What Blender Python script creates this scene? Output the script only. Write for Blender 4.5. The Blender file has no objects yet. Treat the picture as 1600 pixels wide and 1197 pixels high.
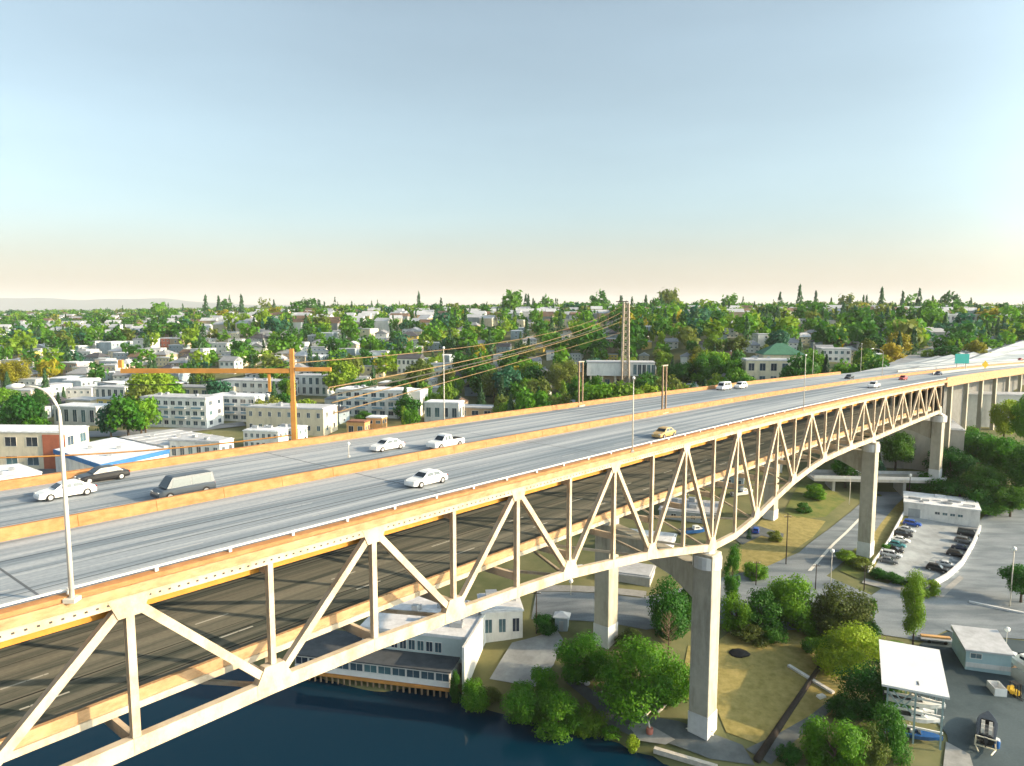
import bpy, bmesh, math, random
import numpy as np
from mathutils import Vector, Matrix
from mathutils.geometry import delaunay_2d_cdt
R = math.radians
rnd = random.Random(7)
sc = bpy.context.scene
C = sc.collection

# ---------------------------------------------------------------- camera, sky, sun, exposure
CAMZ = 71.5
FPX = 1100.0                     # focal length for a 1600 px wide frame
PITCH = R(5.9226)
cam_d = bpy.data.cameras.new('camera'); cam = bpy.data.objects.new('camera', cam_d); C.objects.link(cam)
cam.location = (0, 0, CAMZ); cam.rotation_euler = (R(90) - PITCH, 0, 0)
cam_d.sensor_width = 36; cam_d.lens = 36 * FPX / 1600; cam_d.clip_start = 0.5; cam_d.clip_end = 60000
sc.camera = cam
SUN_AZ, SUN_EL = R(100), R(19)    # azimuth clockwise from the view axis (+Y)
world = bpy.data.worlds.new('World'); sc.world = world; world.use_nodes = True
wn = world.node_tree; wn.nodes.clear()
sky = wn.nodes.new('ShaderNodeTexSky'); sky.sky_type = 'NISHITA'; sky.sun_disc = False
sky.sun_elevation = SUN_EL; sky.sun_rotation = SUN_AZ
sky.altitude = 0; sky.air_density = 1.0; sky.dust_density = 2.0; sky.ozone_density = 2.0
bg = wn.nodes.new('ShaderNodeBackground'); bg.inputs['Strength'].default_value = 0.111
wo = wn.nodes.new('ShaderNodeOutputWorld')
hs = wn.nodes.new('ShaderNodeHueSaturation'); hs.inputs['Saturation'].default_value = 0.56; wn.links.new(sky.outputs[0], hs.inputs['Color'])
tint = wn.nodes.new('ShaderNodeMix'); tint.data_type = 'RGBA'; tint.blend_type = 'MULTIPLY'; tint.inputs[0].default_value = 1
tint.inputs[7].default_value = (0.86, 0.97, 0.94, 1); wn.links.new(hs.outputs[0], tint.inputs[6])
# the dusty warm band low over the horizon, by elevation
tcw = wn.nodes.new('ShaderNodeTexCoord'); sxw = wn.nodes.new('ShaderNodeSeparateXYZ'); wn.links.new(tcw.outputs['Generated'], sxw.inputs[0])
mrw = wn.nodes.new('ShaderNodeMapRange'); mrw.interpolation_type = 'SMOOTHERSTEP'; wn.links.new(sxw.outputs['Z'], mrw.inputs[0])
mrw.inputs[1].default_value = -0.02; mrw.inputs[2].default_value = 0.16; mrw.inputs[3].default_value = 0.75; mrw.inputs[4].default_value = 0
mxw = wn.nodes.new('ShaderNodeMix'); mxw.data_type = 'RGBA'; wn.links.new(mrw.outputs[0], mxw.inputs[0]); wn.links.new(tint.outputs[2], mxw.inputs[6])
mxw.inputs[7].default_value = (3.75, 3.0, 2.25, 1)
# sky glow towards the sun, brightened further as added fill for shaded sides
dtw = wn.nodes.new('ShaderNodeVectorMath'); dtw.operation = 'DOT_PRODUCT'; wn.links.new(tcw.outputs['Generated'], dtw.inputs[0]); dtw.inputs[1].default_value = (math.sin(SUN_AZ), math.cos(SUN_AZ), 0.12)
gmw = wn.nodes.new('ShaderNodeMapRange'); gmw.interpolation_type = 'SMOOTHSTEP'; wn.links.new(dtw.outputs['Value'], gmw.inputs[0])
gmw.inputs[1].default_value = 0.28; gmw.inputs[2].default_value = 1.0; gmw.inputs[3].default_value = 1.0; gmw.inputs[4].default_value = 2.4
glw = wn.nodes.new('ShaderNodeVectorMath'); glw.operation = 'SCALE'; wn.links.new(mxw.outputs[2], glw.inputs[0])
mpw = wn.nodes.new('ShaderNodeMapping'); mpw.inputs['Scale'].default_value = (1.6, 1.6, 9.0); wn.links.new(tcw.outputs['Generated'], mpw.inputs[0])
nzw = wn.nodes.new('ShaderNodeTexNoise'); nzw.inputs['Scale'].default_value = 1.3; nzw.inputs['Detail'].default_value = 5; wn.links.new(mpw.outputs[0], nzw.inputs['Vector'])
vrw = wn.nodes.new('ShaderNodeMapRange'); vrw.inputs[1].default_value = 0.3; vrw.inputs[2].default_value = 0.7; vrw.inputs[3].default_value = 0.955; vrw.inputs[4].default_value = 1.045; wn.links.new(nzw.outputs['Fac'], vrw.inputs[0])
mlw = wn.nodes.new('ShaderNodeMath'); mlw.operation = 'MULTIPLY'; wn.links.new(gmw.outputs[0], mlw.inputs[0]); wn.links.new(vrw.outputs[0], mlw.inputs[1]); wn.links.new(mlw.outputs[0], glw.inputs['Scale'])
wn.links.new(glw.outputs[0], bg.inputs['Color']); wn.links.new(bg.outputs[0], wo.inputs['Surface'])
sun_d = bpy.data.lights.new('sun', 'SUN'); sun_d.energy = 3.75; sun_d.angle = R(0.5); sun_d.color = (1.0, 0.75, 0.47)
sun = bpy.data.objects.new('sun', sun_d); C.objects.link(sun)
sdir = Vector((math.sin(SUN_AZ) * math.cos(SUN_EL), math.cos(SUN_AZ) * math.cos(SUN_EL), math.sin(SUN_EL)))
sun.rotation_euler = sdir.to_track_quat('Z', 'Y').to_euler()
vs = sc.view_settings
vs.view_transform = 'Standard'; vs.look = 'None'; vs.gamma = 1; vs.exposure = 1.14
sc.cycles.max_bounces = 6; sc.cycles.transparent_max_bounces = 8

# ---------------------------------------------------------------- helpers: materials
MATS = {}
def mat(name, col, rough=0.7, var=0.18, scale=0.8, metal=0.0, bump=0.0, spec=0.4, trans=0.0, col2=None, rand=0.0, coords='Object', grime=None, gscale=(.35, .35, .12)):
    if name in MATS: return MATS[name]
    m = bpy.data.materials.new(name); m.use_nodes = True; nt = m.node_tree; n = nt.nodes; l = nt.links
    b = n['Principled BSDF']; out = n['Material Output']
    b.inputs['Roughness'].default_value = rough; b.inputs['Metallic'].default_value = metal
    b.inputs['Specular IOR Level'].default_value = spec
    tc = n.new('ShaderNodeTexCoord'); nz = n.new('ShaderNodeTexNoise'); nz.inputs['Scale'].default_value = scale
    nz.inputs['Detail'].default_value = 6; nz.inputs['Roughness'].default_value = 0.65
    l.new(tc.outputs[coords], nz.inputs['Vector'])
    ramp = n.new('ShaderNodeValToRGB'); ramp.color_ramp.elements[0].position = 0.3; ramp.color_ramp.elements[1].position = 0.7
    c2 = col2 or tuple(min(1, c * (1 + var)) for c in col); c1 = col if col2 else tuple(c * (1 - var) for c in col)
    ramp.color_ramp.elements[0].color = (*c1, 1); ramp.color_ramp.elements[1].color = (*c2, 1)
    l.new(nz.outputs['Fac'], ramp.inputs[0]); src = ramp.outputs[0]
    if grime:
        # dirt and rust: streaky patches with soft edges
        gm = n.new('ShaderNodeMapping'); gm.inputs['Scale'].default_value = gscale; l.new(tc.outputs[coords], gm.inputs[0])
        gn = n.new('ShaderNodeTexNoise'); gn.inputs['Scale'].default_value = 1; gn.inputs['Detail'].default_value = 9; gn.inputs['Roughness'].default_value = 0.7; l.new(gm.outputs[0], gn.inputs['Vector'])
        gr = n.new('ShaderNodeMapRange'); gr.inputs[1].default_value = 0.46; gr.inputs[2].default_value = 0.68; gr.inputs[4].default_value = 0.65; l.new(gn.outputs['Fac'], gr.inputs[0])
        gx = n.new('ShaderNodeMix'); gx.data_type = 'RGBA'; l.new(gr.outputs[0], gx.inputs[0]); l.new(src, gx.inputs[6]); gx.inputs[7].default_value = (*grime, 1); src = gx.outputs[2]
    if rand:
        oi = n.new('ShaderNodeObjectInfo'); hs = n.new('ShaderNodeHueSaturation')
        mr = n.new('ShaderNodeMapRange'); mr.inputs[3].default_value = 1 - rand; mr.inputs[4].default_value = 1 + rand
        l.new(oi.outputs['Random'], mr.inputs[0]); l.new(mr.outputs[0], hs.inputs['Value'])
        mh = n.new('ShaderNodeMapRange'); mh.inputs[3].default_value = 0.5 + rand * 0.07; mh.inputs[4].default_value = 0.5 - rand * 0.07
        l.new(oi.outputs['Random'], mh.inputs[0]); l.new(mh.outputs[0], hs.inputs['Hue'])
        l.new(src, hs.inputs['Color']); src = hs.outputs[0]
    l.new(src, b.inputs['Base Color'])
    if bump:
        bp = n.new('ShaderNodeBump'); bp.inputs['Strength'].default_value = bump; bp.inputs['Distance'].default_value = 0.05
        l.new(nz.outputs['Fac'], bp.inputs['Height']); l.new(bp.outputs[0], b.inputs['Normal'])
    if trans:
        t = n.new('ShaderNodeBsdfTranslucent'); mx = n.new('ShaderNodeMixShader'); mx.inputs[0].default_value = trans
        l.new(src, t.inputs['Color']); l.new(b.outputs[0], mx.inputs[1]); l.new(t.outputs[0], mx.inputs[2]); l.new(mx.outputs[0], out.inputs['Surface'])
    MATS[name] = m; return m

def streak_mat(name, cols, sx, sy, rough=0.75, lines=None, bump=0.15, dashes=None):
    """road surface worn in long streaks: UV.x runs along the road in metres, UV.y across it"""
    m = bpy.data.materials.new(name); m.use_nodes = True; nt = m.node_tree; n = nt.nodes; l = nt.links
    b = n['Principled BSDF']; b.inputs['Roughness'].default_value = rough; b.inputs['Specular IOR Level'].default_value = 0.35
    uv = n.new('ShaderNodeUVMap'); uv.uv_map = 'road'
    mp = n.new('ShaderNodeMapping'); mp.inputs['Scale'].default_value = (sx, sy, 1); l.new(uv.outputs[0], mp.inputs[0])
    nz = n.new('ShaderNodeTexNoise'); nz.inputs['Scale'].default_value = 1; nz.inputs['Detail'].default_value = 5; nz.inputs['Roughness'].default_value = 0.6
    l.new(mp.outputs[0], nz.inputs['Vector'])
    rp = n.new('ShaderNodeValToRGB'); rp.color_ramp.elements[0].position = 0.40; rp.color_ramp.elements[1].position = 0.60
    rp.color_ramp.elements[0].color = (*cols[0], 1); rp.color_ramp.elements[1].color = (*cols[1], 1)
    l.new(nz.outputs['Fac'], rp.inputs[0]); src = rp.outputs[0]
    g = n.new('ShaderNodeTexNoise'); g.inputs['Scale'].default_value = 3.0; g.inputs['Detail'].default_value = 4
    l.new(uv.outputs[0], g.inputs['Vector'])
    mg = n.new('ShaderNodeMix'); mg.data_type = 'RGBA'; mg.blend_type = 'OVERLAY'; mg.inputs[0].default_value = 0.25
    l.new(src, mg.inputs[6]); l.new(g.outputs['Fac'], mg.inputs[7]); src = mg.outputs[2]
    if lines:
        # dark tyre and joint lines: thin bands across, broken along
        m2 = n.new('ShaderNodeMapping'); m2.inputs['Scale'].default_value = (0.012, 2.3, 1); l.new(uv.outputs[0], m2.inputs[0])
        n2 = n.new('ShaderNodeTexNoise'); n2.inputs['Scale'].default_value = 1; n2.inputs['Detail'].default_value = 2; l.new(m2.outputs[0], n2.inputs['Vector'])
        r2 = n.new('ShaderNodeValToRGB'); e = r2.color_ramp.elements
        e[0].position = 0.60; e[0].color = (0, 0, 0, 1); e[1].position = 0.68; e[1].color = (1, 1, 1, 1)
        l.new(n2.outputs['Fac'], r2.inputs[0])
        m3 = n.new('ShaderNodeMix'); m3.data_type = 'RGBA'; l.new(r2.outputs[0], m3.inputs[0])
        l.new(src, m3.inputs[6]); m3.inputs[7].default_value = (*lines, 1); src = m3.outputs[2]
    if dashes:
        # painted lane dashes: (positions across in metres, half width, period, length, colour)
        offs, hw, per, ln, dc = dashes
        sep = n.new('ShaderNodeSeparateXYZ'); l.new(uv.outputs[0], sep.inputs[0])
        def M(op, a, b_=None):
            q = n.new('ShaderNodeMath'); q.operation = op
            for i, v in enumerate((a, b_)):
                if v is None: continue
                if isinstance(v, (int, float)): q.inputs[i].default_value = v
                else: l.new(v, q.inputs[i])
            return q.outputs[0]
        tot = None
        for o in offs:
            k = M('LESS_THAN', M('ABSOLUTE', M('SUBTRACT', sep.outputs['Y'], o)), hw); tot = k if tot is None else M('MAXIMUM', tot, k)
        along = M('LESS_THAN', M('PINGPONG', M('ADD', sep.outputs['X'], 600.0), per / 2), ln / 2)
        wear = M('GREATER_THAN', g.outputs['Fac'], 0.36)
        mk = M('MULTIPLY', M('MULTIPLY', tot, along), M('MULTIPLY', wear, 0.8))
        md = n.new('ShaderNodeMix'); md.data_type = 'RGBA'; l.new(mk, md.inputs[0]); l.new(src, md.inputs[6]); md.inputs[7].default_value = (*dc, 1); src = md.outputs[2]
    l.new(src, b.inputs['Base Color'])
    bp = n.new('ShaderNodeBump'); bp.inputs['Strength'].default_value = bump; bp.inputs['Distance'].default_value = 0.03
    l.new(g.outputs['Fac'], bp.inputs['Height']); l.new(bp.outputs[0], b.inputs['Normal'])
    return m

# ---------------------------------------------------------------- helpers: meshes and objects
class MB:
    def __init__(s): s.v = []; s.f = []; s.m = []; s.uv = []
    def add(s, vs, fs, mi=0):
        o = len(s.v); s.v += [tuple(p) for p in vs]; s.f += [tuple(i + o for i in f) for f in fs]; s.m += [mi] * len(fs); return s
    def box(s, c, size, rz=0, mi=0, taper=1.0):
        x, y, z = [k / 2 for k in size]; cs, sn = math.cos(rz), math.sin(rz); P = []
        for dz, t in ((-z, 1), (z, taper)):
            for dx, dy in ((-x, -y), (x, -y), (x, y), (-x, y)):
                dx *= t; dy *= t; P.append((c[0] + dx * cs - dy * sn, c[1] + dx * sn + dy * cs, c[2] + dz))
        return s.add(P, [(3, 2, 1, 0), (4, 5, 6, 7), (0, 1, 5, 4), (1, 2, 6, 5), (2, 3, 7, 6), (3, 0, 4, 7)], mi)
    def beam(s, p, q, w, h, mi=0, up=(0, 0, 1), side=None):
        p, q = Vector(p), Vector(q); d = (q - p).normalized()
        if side is None:
            sd = d.cross(Vector(up))
            if sd.length < 1e-4: sd = d.cross(Vector((0, 1, 0)))
            sd.normalize()
        else:
            sd = Vector(side); sd = (sd - d * sd.dot(d)).normalized()
        u = sd.cross(d).normalized(); P = []
        for e in (p, q):
            for a, b in ((-1, -1), (1, -1), (1, 1), (-1, 1)): P.append(e + sd * (a * w / 2) + u * (b * h / 2))
        return s.add(P, [(0, 1, 2, 3), (7, 6, 5, 4), (0, 4, 5, 1), (1, 5, 6, 2), (2, 6, 7, 3), (3, 7, 4, 0)], mi)
    def tube(s, pts, rs, n=8, mi=0, cap=True):
        pts = [Vector(p) for p in pts]
        if not hasattr(rs, '__len__'): rs = [rs] * len(pts)
        P = []
        for i, p in enumerate(pts):
            d = (pts[min(i + 1, len(pts) - 1)] - pts[max(i - 1, 0)]).normalized()
            a = d.cross(Vector((0, 0, 1))) if abs(d.z) < 0.95 else d.cross(Vector((0, 1, 0)))
            a.normalize(); b = d.cross(a)
            for k in range(n):
                t = 2 * math.pi * k / n; P.append(p + (a * math.cos(t) + b * math.sin(t)) * rs[i])
        F = []
        for i in range(len(pts) - 1):
            for k in range(n): F.append((i * n + k, i * n + (k + 1) % n, (i + 1) * n + (k + 1) % n, (i + 1) * n + k))
        if cap: F += [tuple(range(n - 1, -1, -1)), tuple(range((len(pts) - 1) * n, len(pts) * n))]
        return s.add(P, F, mi)
    def loft(s, rings, mi=0, caps=True):
        n = len(rings[0]); P = [p for r in rings for p in r]; F = []
        for i in range(len(rings) - 1):
            for k in range(n): F.append((i * n + k, i * n + (k + 1) % n, (i + 1) * n + (k + 1) % n, (i + 1) * n + k))
        if caps: F += [tuple(range(n - 1, -1, -1)), tuple(range((len(rings) - 1) * n, len(rings) * n))]
        return s.add(P, F, mi)
    def prism(s, poly, z0, z1, mi=0):
        n = len(poly); P = [(x, y, z0) for x, y in poly] + [(x, y, z1) for x, y in poly]
        F = [tuple(range(n - 1, -1, -1)), tuple(range(n, 2 * n))] + [(k, (k + 1) % n, n + (k + 1) % n, n + k) for k in range(n)]
        return s.add(P, F, mi)
    def mesh(s, name, mats, smooth=False, fixn=True):
        me = bpy.data.meshes.new(name); me.from_pydata(s.v, [], s.f)
        for m in (mats if isinstance(mats, (list, tuple)) else [mats]): me.materials.append(m)
        me.polygons.foreach_set('material_index', s.m)
        if smooth: me.polygons.foreach_set('use_smooth', [True] * len(s.f))
        if s.uv:
            ul = me.uv_layers.new(name='road')
            for li, lp in enumerate(me.loops): ul.data[li].uv = s.uv[lp.vertex_index]
        if fixn:
            bm = bmesh.new(); bm.from_mesh(me); bmesh.ops.recalc_face_normals(bm, faces=bm.faces); bm.to_mesh(me); bm.free()
        me.update(); return me
    def build(s, name, mats, parent=None, smooth=False, fixn=True):
        return link(name, s.mesh(name, mats, smooth, fixn), parent)
def link(name, me, parent=None):
    o = bpy.data.objects.new(name, me); C.objects.link(o)
    if parent is not None: o.parent = parent
    return o
USED = {}
def tag(o, label=None, cat=None, group=None, kind=None):
    if label: o['label'] = label
    if cat: o['category'] = cat
    if group: o['group'] = group
    if kind: o['kind'] = kind
    return o
def thing(name, label, cat, loc=(0, 0, 0), rz=0, group=None):
    o = bpy.data.objects.new(name, None); C.objects.link(o); o.empty_display_size = 0.5
    o.location = loc; o.rotation_euler = (0, 0, rz); return tag(o, label, cat, group)
def struct(name, mb_or_me, m=None, smooth=False):
    o = mb_or_me.build(name, m, None, smooth) if isinstance(mb_or_me, MB) else link(name, mb_or_me)
    o['kind'] = 'structure'; return o
def dup(root, loc, rz, scale=1.0, label=None, group=None, mats=None):
    """copy of a thing with its parts and sub-parts; mats swaps materials per part name"""
    def cp(o, par):
        c = o.copy(); C.objects.link(c)
        if par is not None:
            c.parent = par
        if mats and c.data is not None:
            k = o.name.split('.')[0]
            if k in mats:
                c.data = mats[k]
        for ch in KIDS.get(o.name, o.children): cp(ch, c)
        return c
    r = cp(root, None); r.location = loc; r.rotation_euler = (0, 0, rz)
    r.scale = (scale,) * 3 if not hasattr(scale, '__len__') else scale
    if label: r['label'] = label
    if group: r['group'] = group
    return r
KIDS = {}
def drop(root):
    """remove a pattern object that stands nowhere itself"""
    for ch in list(root.children): drop(ch)
    bpy.data.objects.remove(root)

# ---------------------------------------------------------------- helpers: the photograph's rays
cP, sP = math.cos(PITCH), math.sin(PITCH)
def ray(px, py):
    X = (px - 800) / FPX; U = (598.5 - py) / FPX
    return np.array([X, cP + U * sP, -sP + U * cP])
def topx(p):
    x, y, z = p[0], p[1], p[2] - CAMZ
    dep = y * cP - z * sP; up = y * sP + z * cP
    return 800 + FPX * x / dep, 598.5 - FPX * up / dep
def on_z(px, py, z):
    d = ray(px, py); t = (z - CAMZ) / d[2]; return (d[0] * t, d[1] * t)

# ---------------------------------------------------------------- the bridge's line (s metres along it, off metres from its near edge)
TH, N0, D0, GR, KV, KH, BW = 0.667825, 44.361, 16.402, 0.021627, 1e-5, 0.000398, 34.0
_S = np.linspace(-220, 760, 3921); _a = TH + KH * _S; _ds = _S[1] - _S[0]; _i0 = int(np.argmin(abs(_S)))
_X = np.cumsum(np.sin(_a)) * _ds; _Y = np.cumsum(np.cos(_a)) * _ds
_X -= _X[_i0]; _Y -= _Y[_i0]; _X -= math.cos(TH) * N0; _Y += math.sin(TH) * N0
def heading(s): return TH + KH * s
def bp(s, off, dz=0.0):
    a = heading(s); x = np.interp(s, _S, _X) - math.cos(a) * off; y = np.interp(s, _S, _Y) + math.sin(a) * off
    return Vector((x, y, CAMZ - (D0 + GR * s + KV * s * s) + dz))
def brz(s): return math.pi / 2 - heading(s)        # rotation that lays local +X along the bridge
def s_at(px, off):
    lo, hi = -60.0, 700.0
    best = min(np.arange(-40, 600, 0.5), key=lambda s: abs(topx(bp(s, off))[0] - px) if bp(s, off).y > 5 else 1e9)
    return float(best)
def strip(mb, s0, s1, step, prof, mi=0, closed=True):
    """sweep a cross-section [(off, dz)...] along the bridge line"""
    n = max(2, int(abs(s1 - s0) / step) + 1); rings = []
    for i in range(n):
        s = s0 + (s1 - s0) * i / (n - 1); rings.append([bp(s, o, d) for o, d in prof])
    return mb.loft(rings, mi)
# ---------------------------------------------------------------- terrain
def ctl():
    L = []
    px = [ # (px, py, ground height)
     (1090,1192,.9),(1040,1180,.9),(1000,1168,.8),(940,1142,.7),(880,1132,.7),(780,1098,.8),(720,1086,.9),(600,1068,.9),(490,1050,.9),(400,1035,.9),(200,985,.9),(0,935,.9),
     (1000,1225,-3),(900,1180,-4),(700,1130,-4),(450,1100,-4),(200,1060,-4),(0,1010,-4),(400,1180,-5),
     (1097,1137,2.4),(1180,1085,3.0),(1250,1000,4.2),(1150,960,5.0),(1300,1130,2.6),(1200,1190,1.2),(1400,1190,1.3),(1540,1110,2.3),(1560,975,4.0),
     (960,995,6.2),(900,945,7.0),(830,985,4.2),(760,1060,1.8),(1400,930,5.5),(1590,960,5.0),(1500,870,6.5),(1355,862,8.2),(1440,850,6.8),(1300,830,8.6),
     (1250,845,8.6),(1370,775,9.5),(1270,775,12),(1500,745,14),(1590,700,20),(1430,725,17),(1520,690,20),(1590,640,27),(1590,780,9),
     (100,745,13),(350,710,14),(550,680,15),(300,662,17),(620,645,18),(760,640,19),(840,628,21),(960,612,25),(1080,600,32),(1200,600,35),(1300,578,39),(1400,558,43),
     (0,660,16),(0,600,25),(0,560,33),(0,530,40),(0,512,47),(0,503,51),(400,600,25),(400,560,35),(400,530,47),(400,507,56),(400,497,60),
     (800,595,27),(800,560,38),(800,530,49),(800,505,59),(800,494,63),(1100,560,43),(1100,530,53),(1100,505,60),(1100,493,64),
     (1350,545,45),(1350,525,52),(1350,505,60),(1350,494,64),(1550,505,60),(1550,495,64),(1560,530,48)]
    for a, b, z in px:
        x, y = on_z(a, b, z); L.append((x, y, z))
    L += [(0,0,-6),(-80,10,-6),(60,20,-5),(110,40,-1),(-200,60,-5),(-300,20,-5),(200,60,3),(-260,200,6),(300,130,9),(330,220,20),(200,-60,2),(-100,-100,-6),
          (-900,500,20),(-1500,1400,50),(2200,1500,63),(900,500,45),(600,300,34),(-2000,3500,48),(0,3500,56),(2500,3500,58),(0,6000,52),(4000,6000,54),(-4000,6000,46)]
    return np.array(L)
CP = ctl()
def _solve():
    d = np.linalg.norm(CP[:, None, :2] - CP[None, :, :2], axis=2); n = len(CP)
    A = np.zeros((n + 1, n + 1)); A[:n, :n] = -d - np.eye(n) * -1.5; A[:n, n] = 1; A[n, :n] = 1
    b = np.append(CP[:, 2], 0); return np.linalg.solve(A, b)
CW = _solve()
def ground_np(x, y):
    P = np.stack([x, y], -1); d = np.linalg.norm(P[..., None, :] - CP[:, :2], axis=-1)
    return -d @ CW[:-1] + CW[-1]
def gz(x, y): return float(ground_np(np.array([x]), np.array([y]))[0])
def gp(px, py):
    """the ground point seen at a place in the photograph"""
    d = ray(px, py); o = np.array([0, 0, CAMZ]); t = np.concatenate([np.arange(40, 400, 1.5), np.arange(400, 3500, 6)])
    P = o + d * t[:, None]; h = P[:, 2] - ground_np(P[:, 0], P[:, 1]); i = int(np.argmax(h < 0))
    if h[i] >= 0: i = len(t) - 1
    a, b = t[max(i - 1, 0)], t[i]
    for _ in range(14):
        m = (a + b) / 2; q = o + d * m
        if q[2] < gz(q[0], q[1]): b = m
        else: a = m
    q = o + d * b; return Vector((q[0], q[1], gz(q[0], q[1])))
def pxm(p): return (p[1] * cP - (p[2] - CAMZ) * sP) / FPX    # metres per photograph pixel at a point

m_ground = mat('ground', (0.085, 0.105, 0.035), 0.95, col2=(0.19, 0.18, 0.08), scale=0.09, bump=0.4)
def axis(lo, hi, fine_lo, fine_hi, fs, cs):
    a = list(np.arange(fine_lo, fine_hi, fs)); x = fine_hi; st = fs
    while x < hi: a.append(x); st = min(st * 1.12, cs); x += st
    a.append(hi); x = fine_lo; st = fs; b = []
    while x > lo: st = min(st * 1.12, cs); x -= st; b.append(max(x, lo))
    return np.array(sorted(set(b + a)))
gx = axis(-3500, 4500, -60, 260, 4.0, 160); gy = axis(-150, 6000, 60, 360, 4.0, 160)
GX, GY = np.meshgrid(gx, gy); GZ = ground_np(GX, GY)
nx, ny = len(gx), len(gy)
mb = MB(); mb.v = [tuple(v) for v in np.stack([GX.ravel(), GY.ravel(), GZ.ravel()], 1)]
mb.f = [(j * nx + i, j * nx + i + 1, (j + 1) * nx + i + 1, (j + 1) * nx + i) for j in range(ny - 1) for i in range(nx - 1)]; mb.m = [0] * len(mb.f)
struct('ground', mb, m_ground, True)

def water_mat():
    m = bpy.data.materials.new('water'); m.use_nodes = True; n = m.node_tree.nodes; l = m.node_tree.links
    b = n['Principled BSDF']; b.inputs['Base Color'].default_value = (0.0, 0.020, 0.042, 1); b.inputs['Roughness'].default_value = 0.04
    b.inputs['IOR'].default_value = 1.33; b.inputs['Specular IOR Level'].default_value = 0.17
    tc = n.new('ShaderNodeTexCoord'); nz = n.new('ShaderNodeTexNoise'); nz.inputs['Scale'].default_value = 0.35; nz.inputs['Detail'].default_value = 4
    bpn = n.new('ShaderNodeBump'); bpn.inputs['Strength'].default_value = 0.05; bpn.inputs['Distance'].default_value = 0.2
    l.new(tc.outputs['Object'], nz.inputs['Vector']); l.new(nz.outputs['Fac'], bpn.inputs['Height']); l.new(bpn.outputs[0], b.inputs['Normal'])
    return m
mb = MB(); mb.add([(-900, -300, 0), (300, -300, 0), (300, 260, 0), (-900, 260, 0)], [(0, 1, 2, 3)]); struct('water', mb, water_mat())

def drape(name, poly, off, m, step=3.0, px=True, kind='structure'):
    """a sheet laid on the ground inside an outline"""
    pts = [gp(*p).xy for p in poly] if px else [Vector(p) for p in poly]
    B = []
    for i, p in enumerate(pts):
        q = pts[(i + 1) % len(pts)]; k = max(1, int((q - p).length / step))
        for j in range(k): B.append(p.lerp(q, j / k))
    nb = len(B); xs = [p.x for p in B]; ys = [p.y for p in B]
    def inside(x, y):
        c = False; j = nb - 1
        for i in range(nb):
            a, b = B[i], B[j]
            if (a.y > y) != (b.y > y) and x < (b.x - a.x) * (y - a.y) / (b.y - a.y) + a.x: c = not c
            j = i
        return c
    V = list(B); x = min(xs)
    while x < max(xs):
        y = min(ys)
        while y < max(ys):
            if inside(x, y): V.append(Vector((x + rnd.uniform(-.2, .2), y + rnd.uniform(-.2, .2))))
            y += step
        x += step
    r = delaunay_2d_cdt(V, [(i, (i + 1) % nb) for i in range(nb)], [], 1, 1e-4)
    vs = r[0]; P = np.array([(v.x, v.y) for v in vs]); Z = ground_np(P[:, 0], P[:, 1]) + off
    mb = MB(); mb.v = [(a[0], a[1], z) for a, z in zip(P, Z)]; mb.f = [tuple(f) for f in r[2]]; mb.m = [0] * len(mb.f)
    mb.uv = [(a[0], a[1]) for a in P]
    o = mb.build(name, m, None, True)
    if kind: o['kind'] = kind
    return o

m_road = streak_mat('asphalt_street', ((0.12, 0.145, 0.165), (0.21, 0.235, 0.255)), 0.06, 0.25)
m_yard = streak_mat('asphalt_yard', ((0.022, 0.040, 0.048), (0.065, 0.09, 0.10)), 0.05, 0.05)
m_walk = mat('concrete_path', (0.26, 0.26, 0.25), 0.9, 0.2, 0.6)
m_pathd = mat('asphalt_path', (0.10, 0.115, 0.12), 0.9, 0.25, 0.5)
m_dry = mat('dry_grass', (0.19, 0.165, 0.045), 0.95, col2=(0.33, 0.275, 0.10), scale=0.7, bump=0.6)
m_green = mat('green_grass', (0.07, 0.12, 0.02), 0.95, col2=(0.2, 0.19, 0.05), scale=0.25, bump=0.6)
m_lot = mat('lot_concrete', (0.31, 0.335, 0.35), 0.9, 0.22, 0.25, grime=(.16, .17, .17), gscale=(.15, .15, .15))
m_dirt = mat('bare_soil', (0.16, 0.115, 0.065), 0.95, 0.35, 0.35, bump=0.5)
m_white_line = mat('line_paint', (0.62, 0.60, 0.55), 0.8, 0.2, 1.5)

drape('lawn', [(1125,1000),(1160,972),(1255,985),(1325,1050),(1312,1110),(1265,1135),(1190,1165),(1135,1145),(1120,1110),(1060,1090),(1075,1010)], 0.10, m_dry, 2.5)
drape('street', [(838,925),(1000,935),(1120,905),(1200,885),(1262,858),(1205,905),(1290,900),(1360,930),(1480,985),(1445,1003),(1330,985),(1180,985),(1100,970),(1010,985),(830,968)], 0.13, m_road, 2.5)
drape('side_street', [(1205,905),(1262,852),(1330,800),(1365,768),(1418,770),(1400,790),(1375,820),(1352,852),(1310,885),(1290,902)], 0.16, m_road, 2.5)
drape('wide_street', [(1360,932),(1400,905),(1480,860),(1545,800),(1640,790),(1680,1010),(1600,1000),(1490,990)], 0.16, m_road, 2.5)
drape('boat_yard', [(1440,1006),(1480,988),(1600,1002),(1720,1020),(1800,1250),(1490,1250),(1480,1150),(1400,1050)], 0.14, m_yard, 2.5)
drape('boat_ramp', [(1478,1160),(1515,1180),(1530,1230),(1470,1230)], 0.18, m_walk, 2.0)
drape('parking_lot', [(1362,895),(1420,808),(1532,822),(1498,895),(1470,915),(1420,912)], 0.16, m_lot, 2.5)
drape('path', [(1165,1172),(1215,1148),(1265,1120),(1310,1085),(1318,1092),(1280,1130),(1225,1172),(1205,1196)], 0.16, m_pathd, 1.5)
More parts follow.
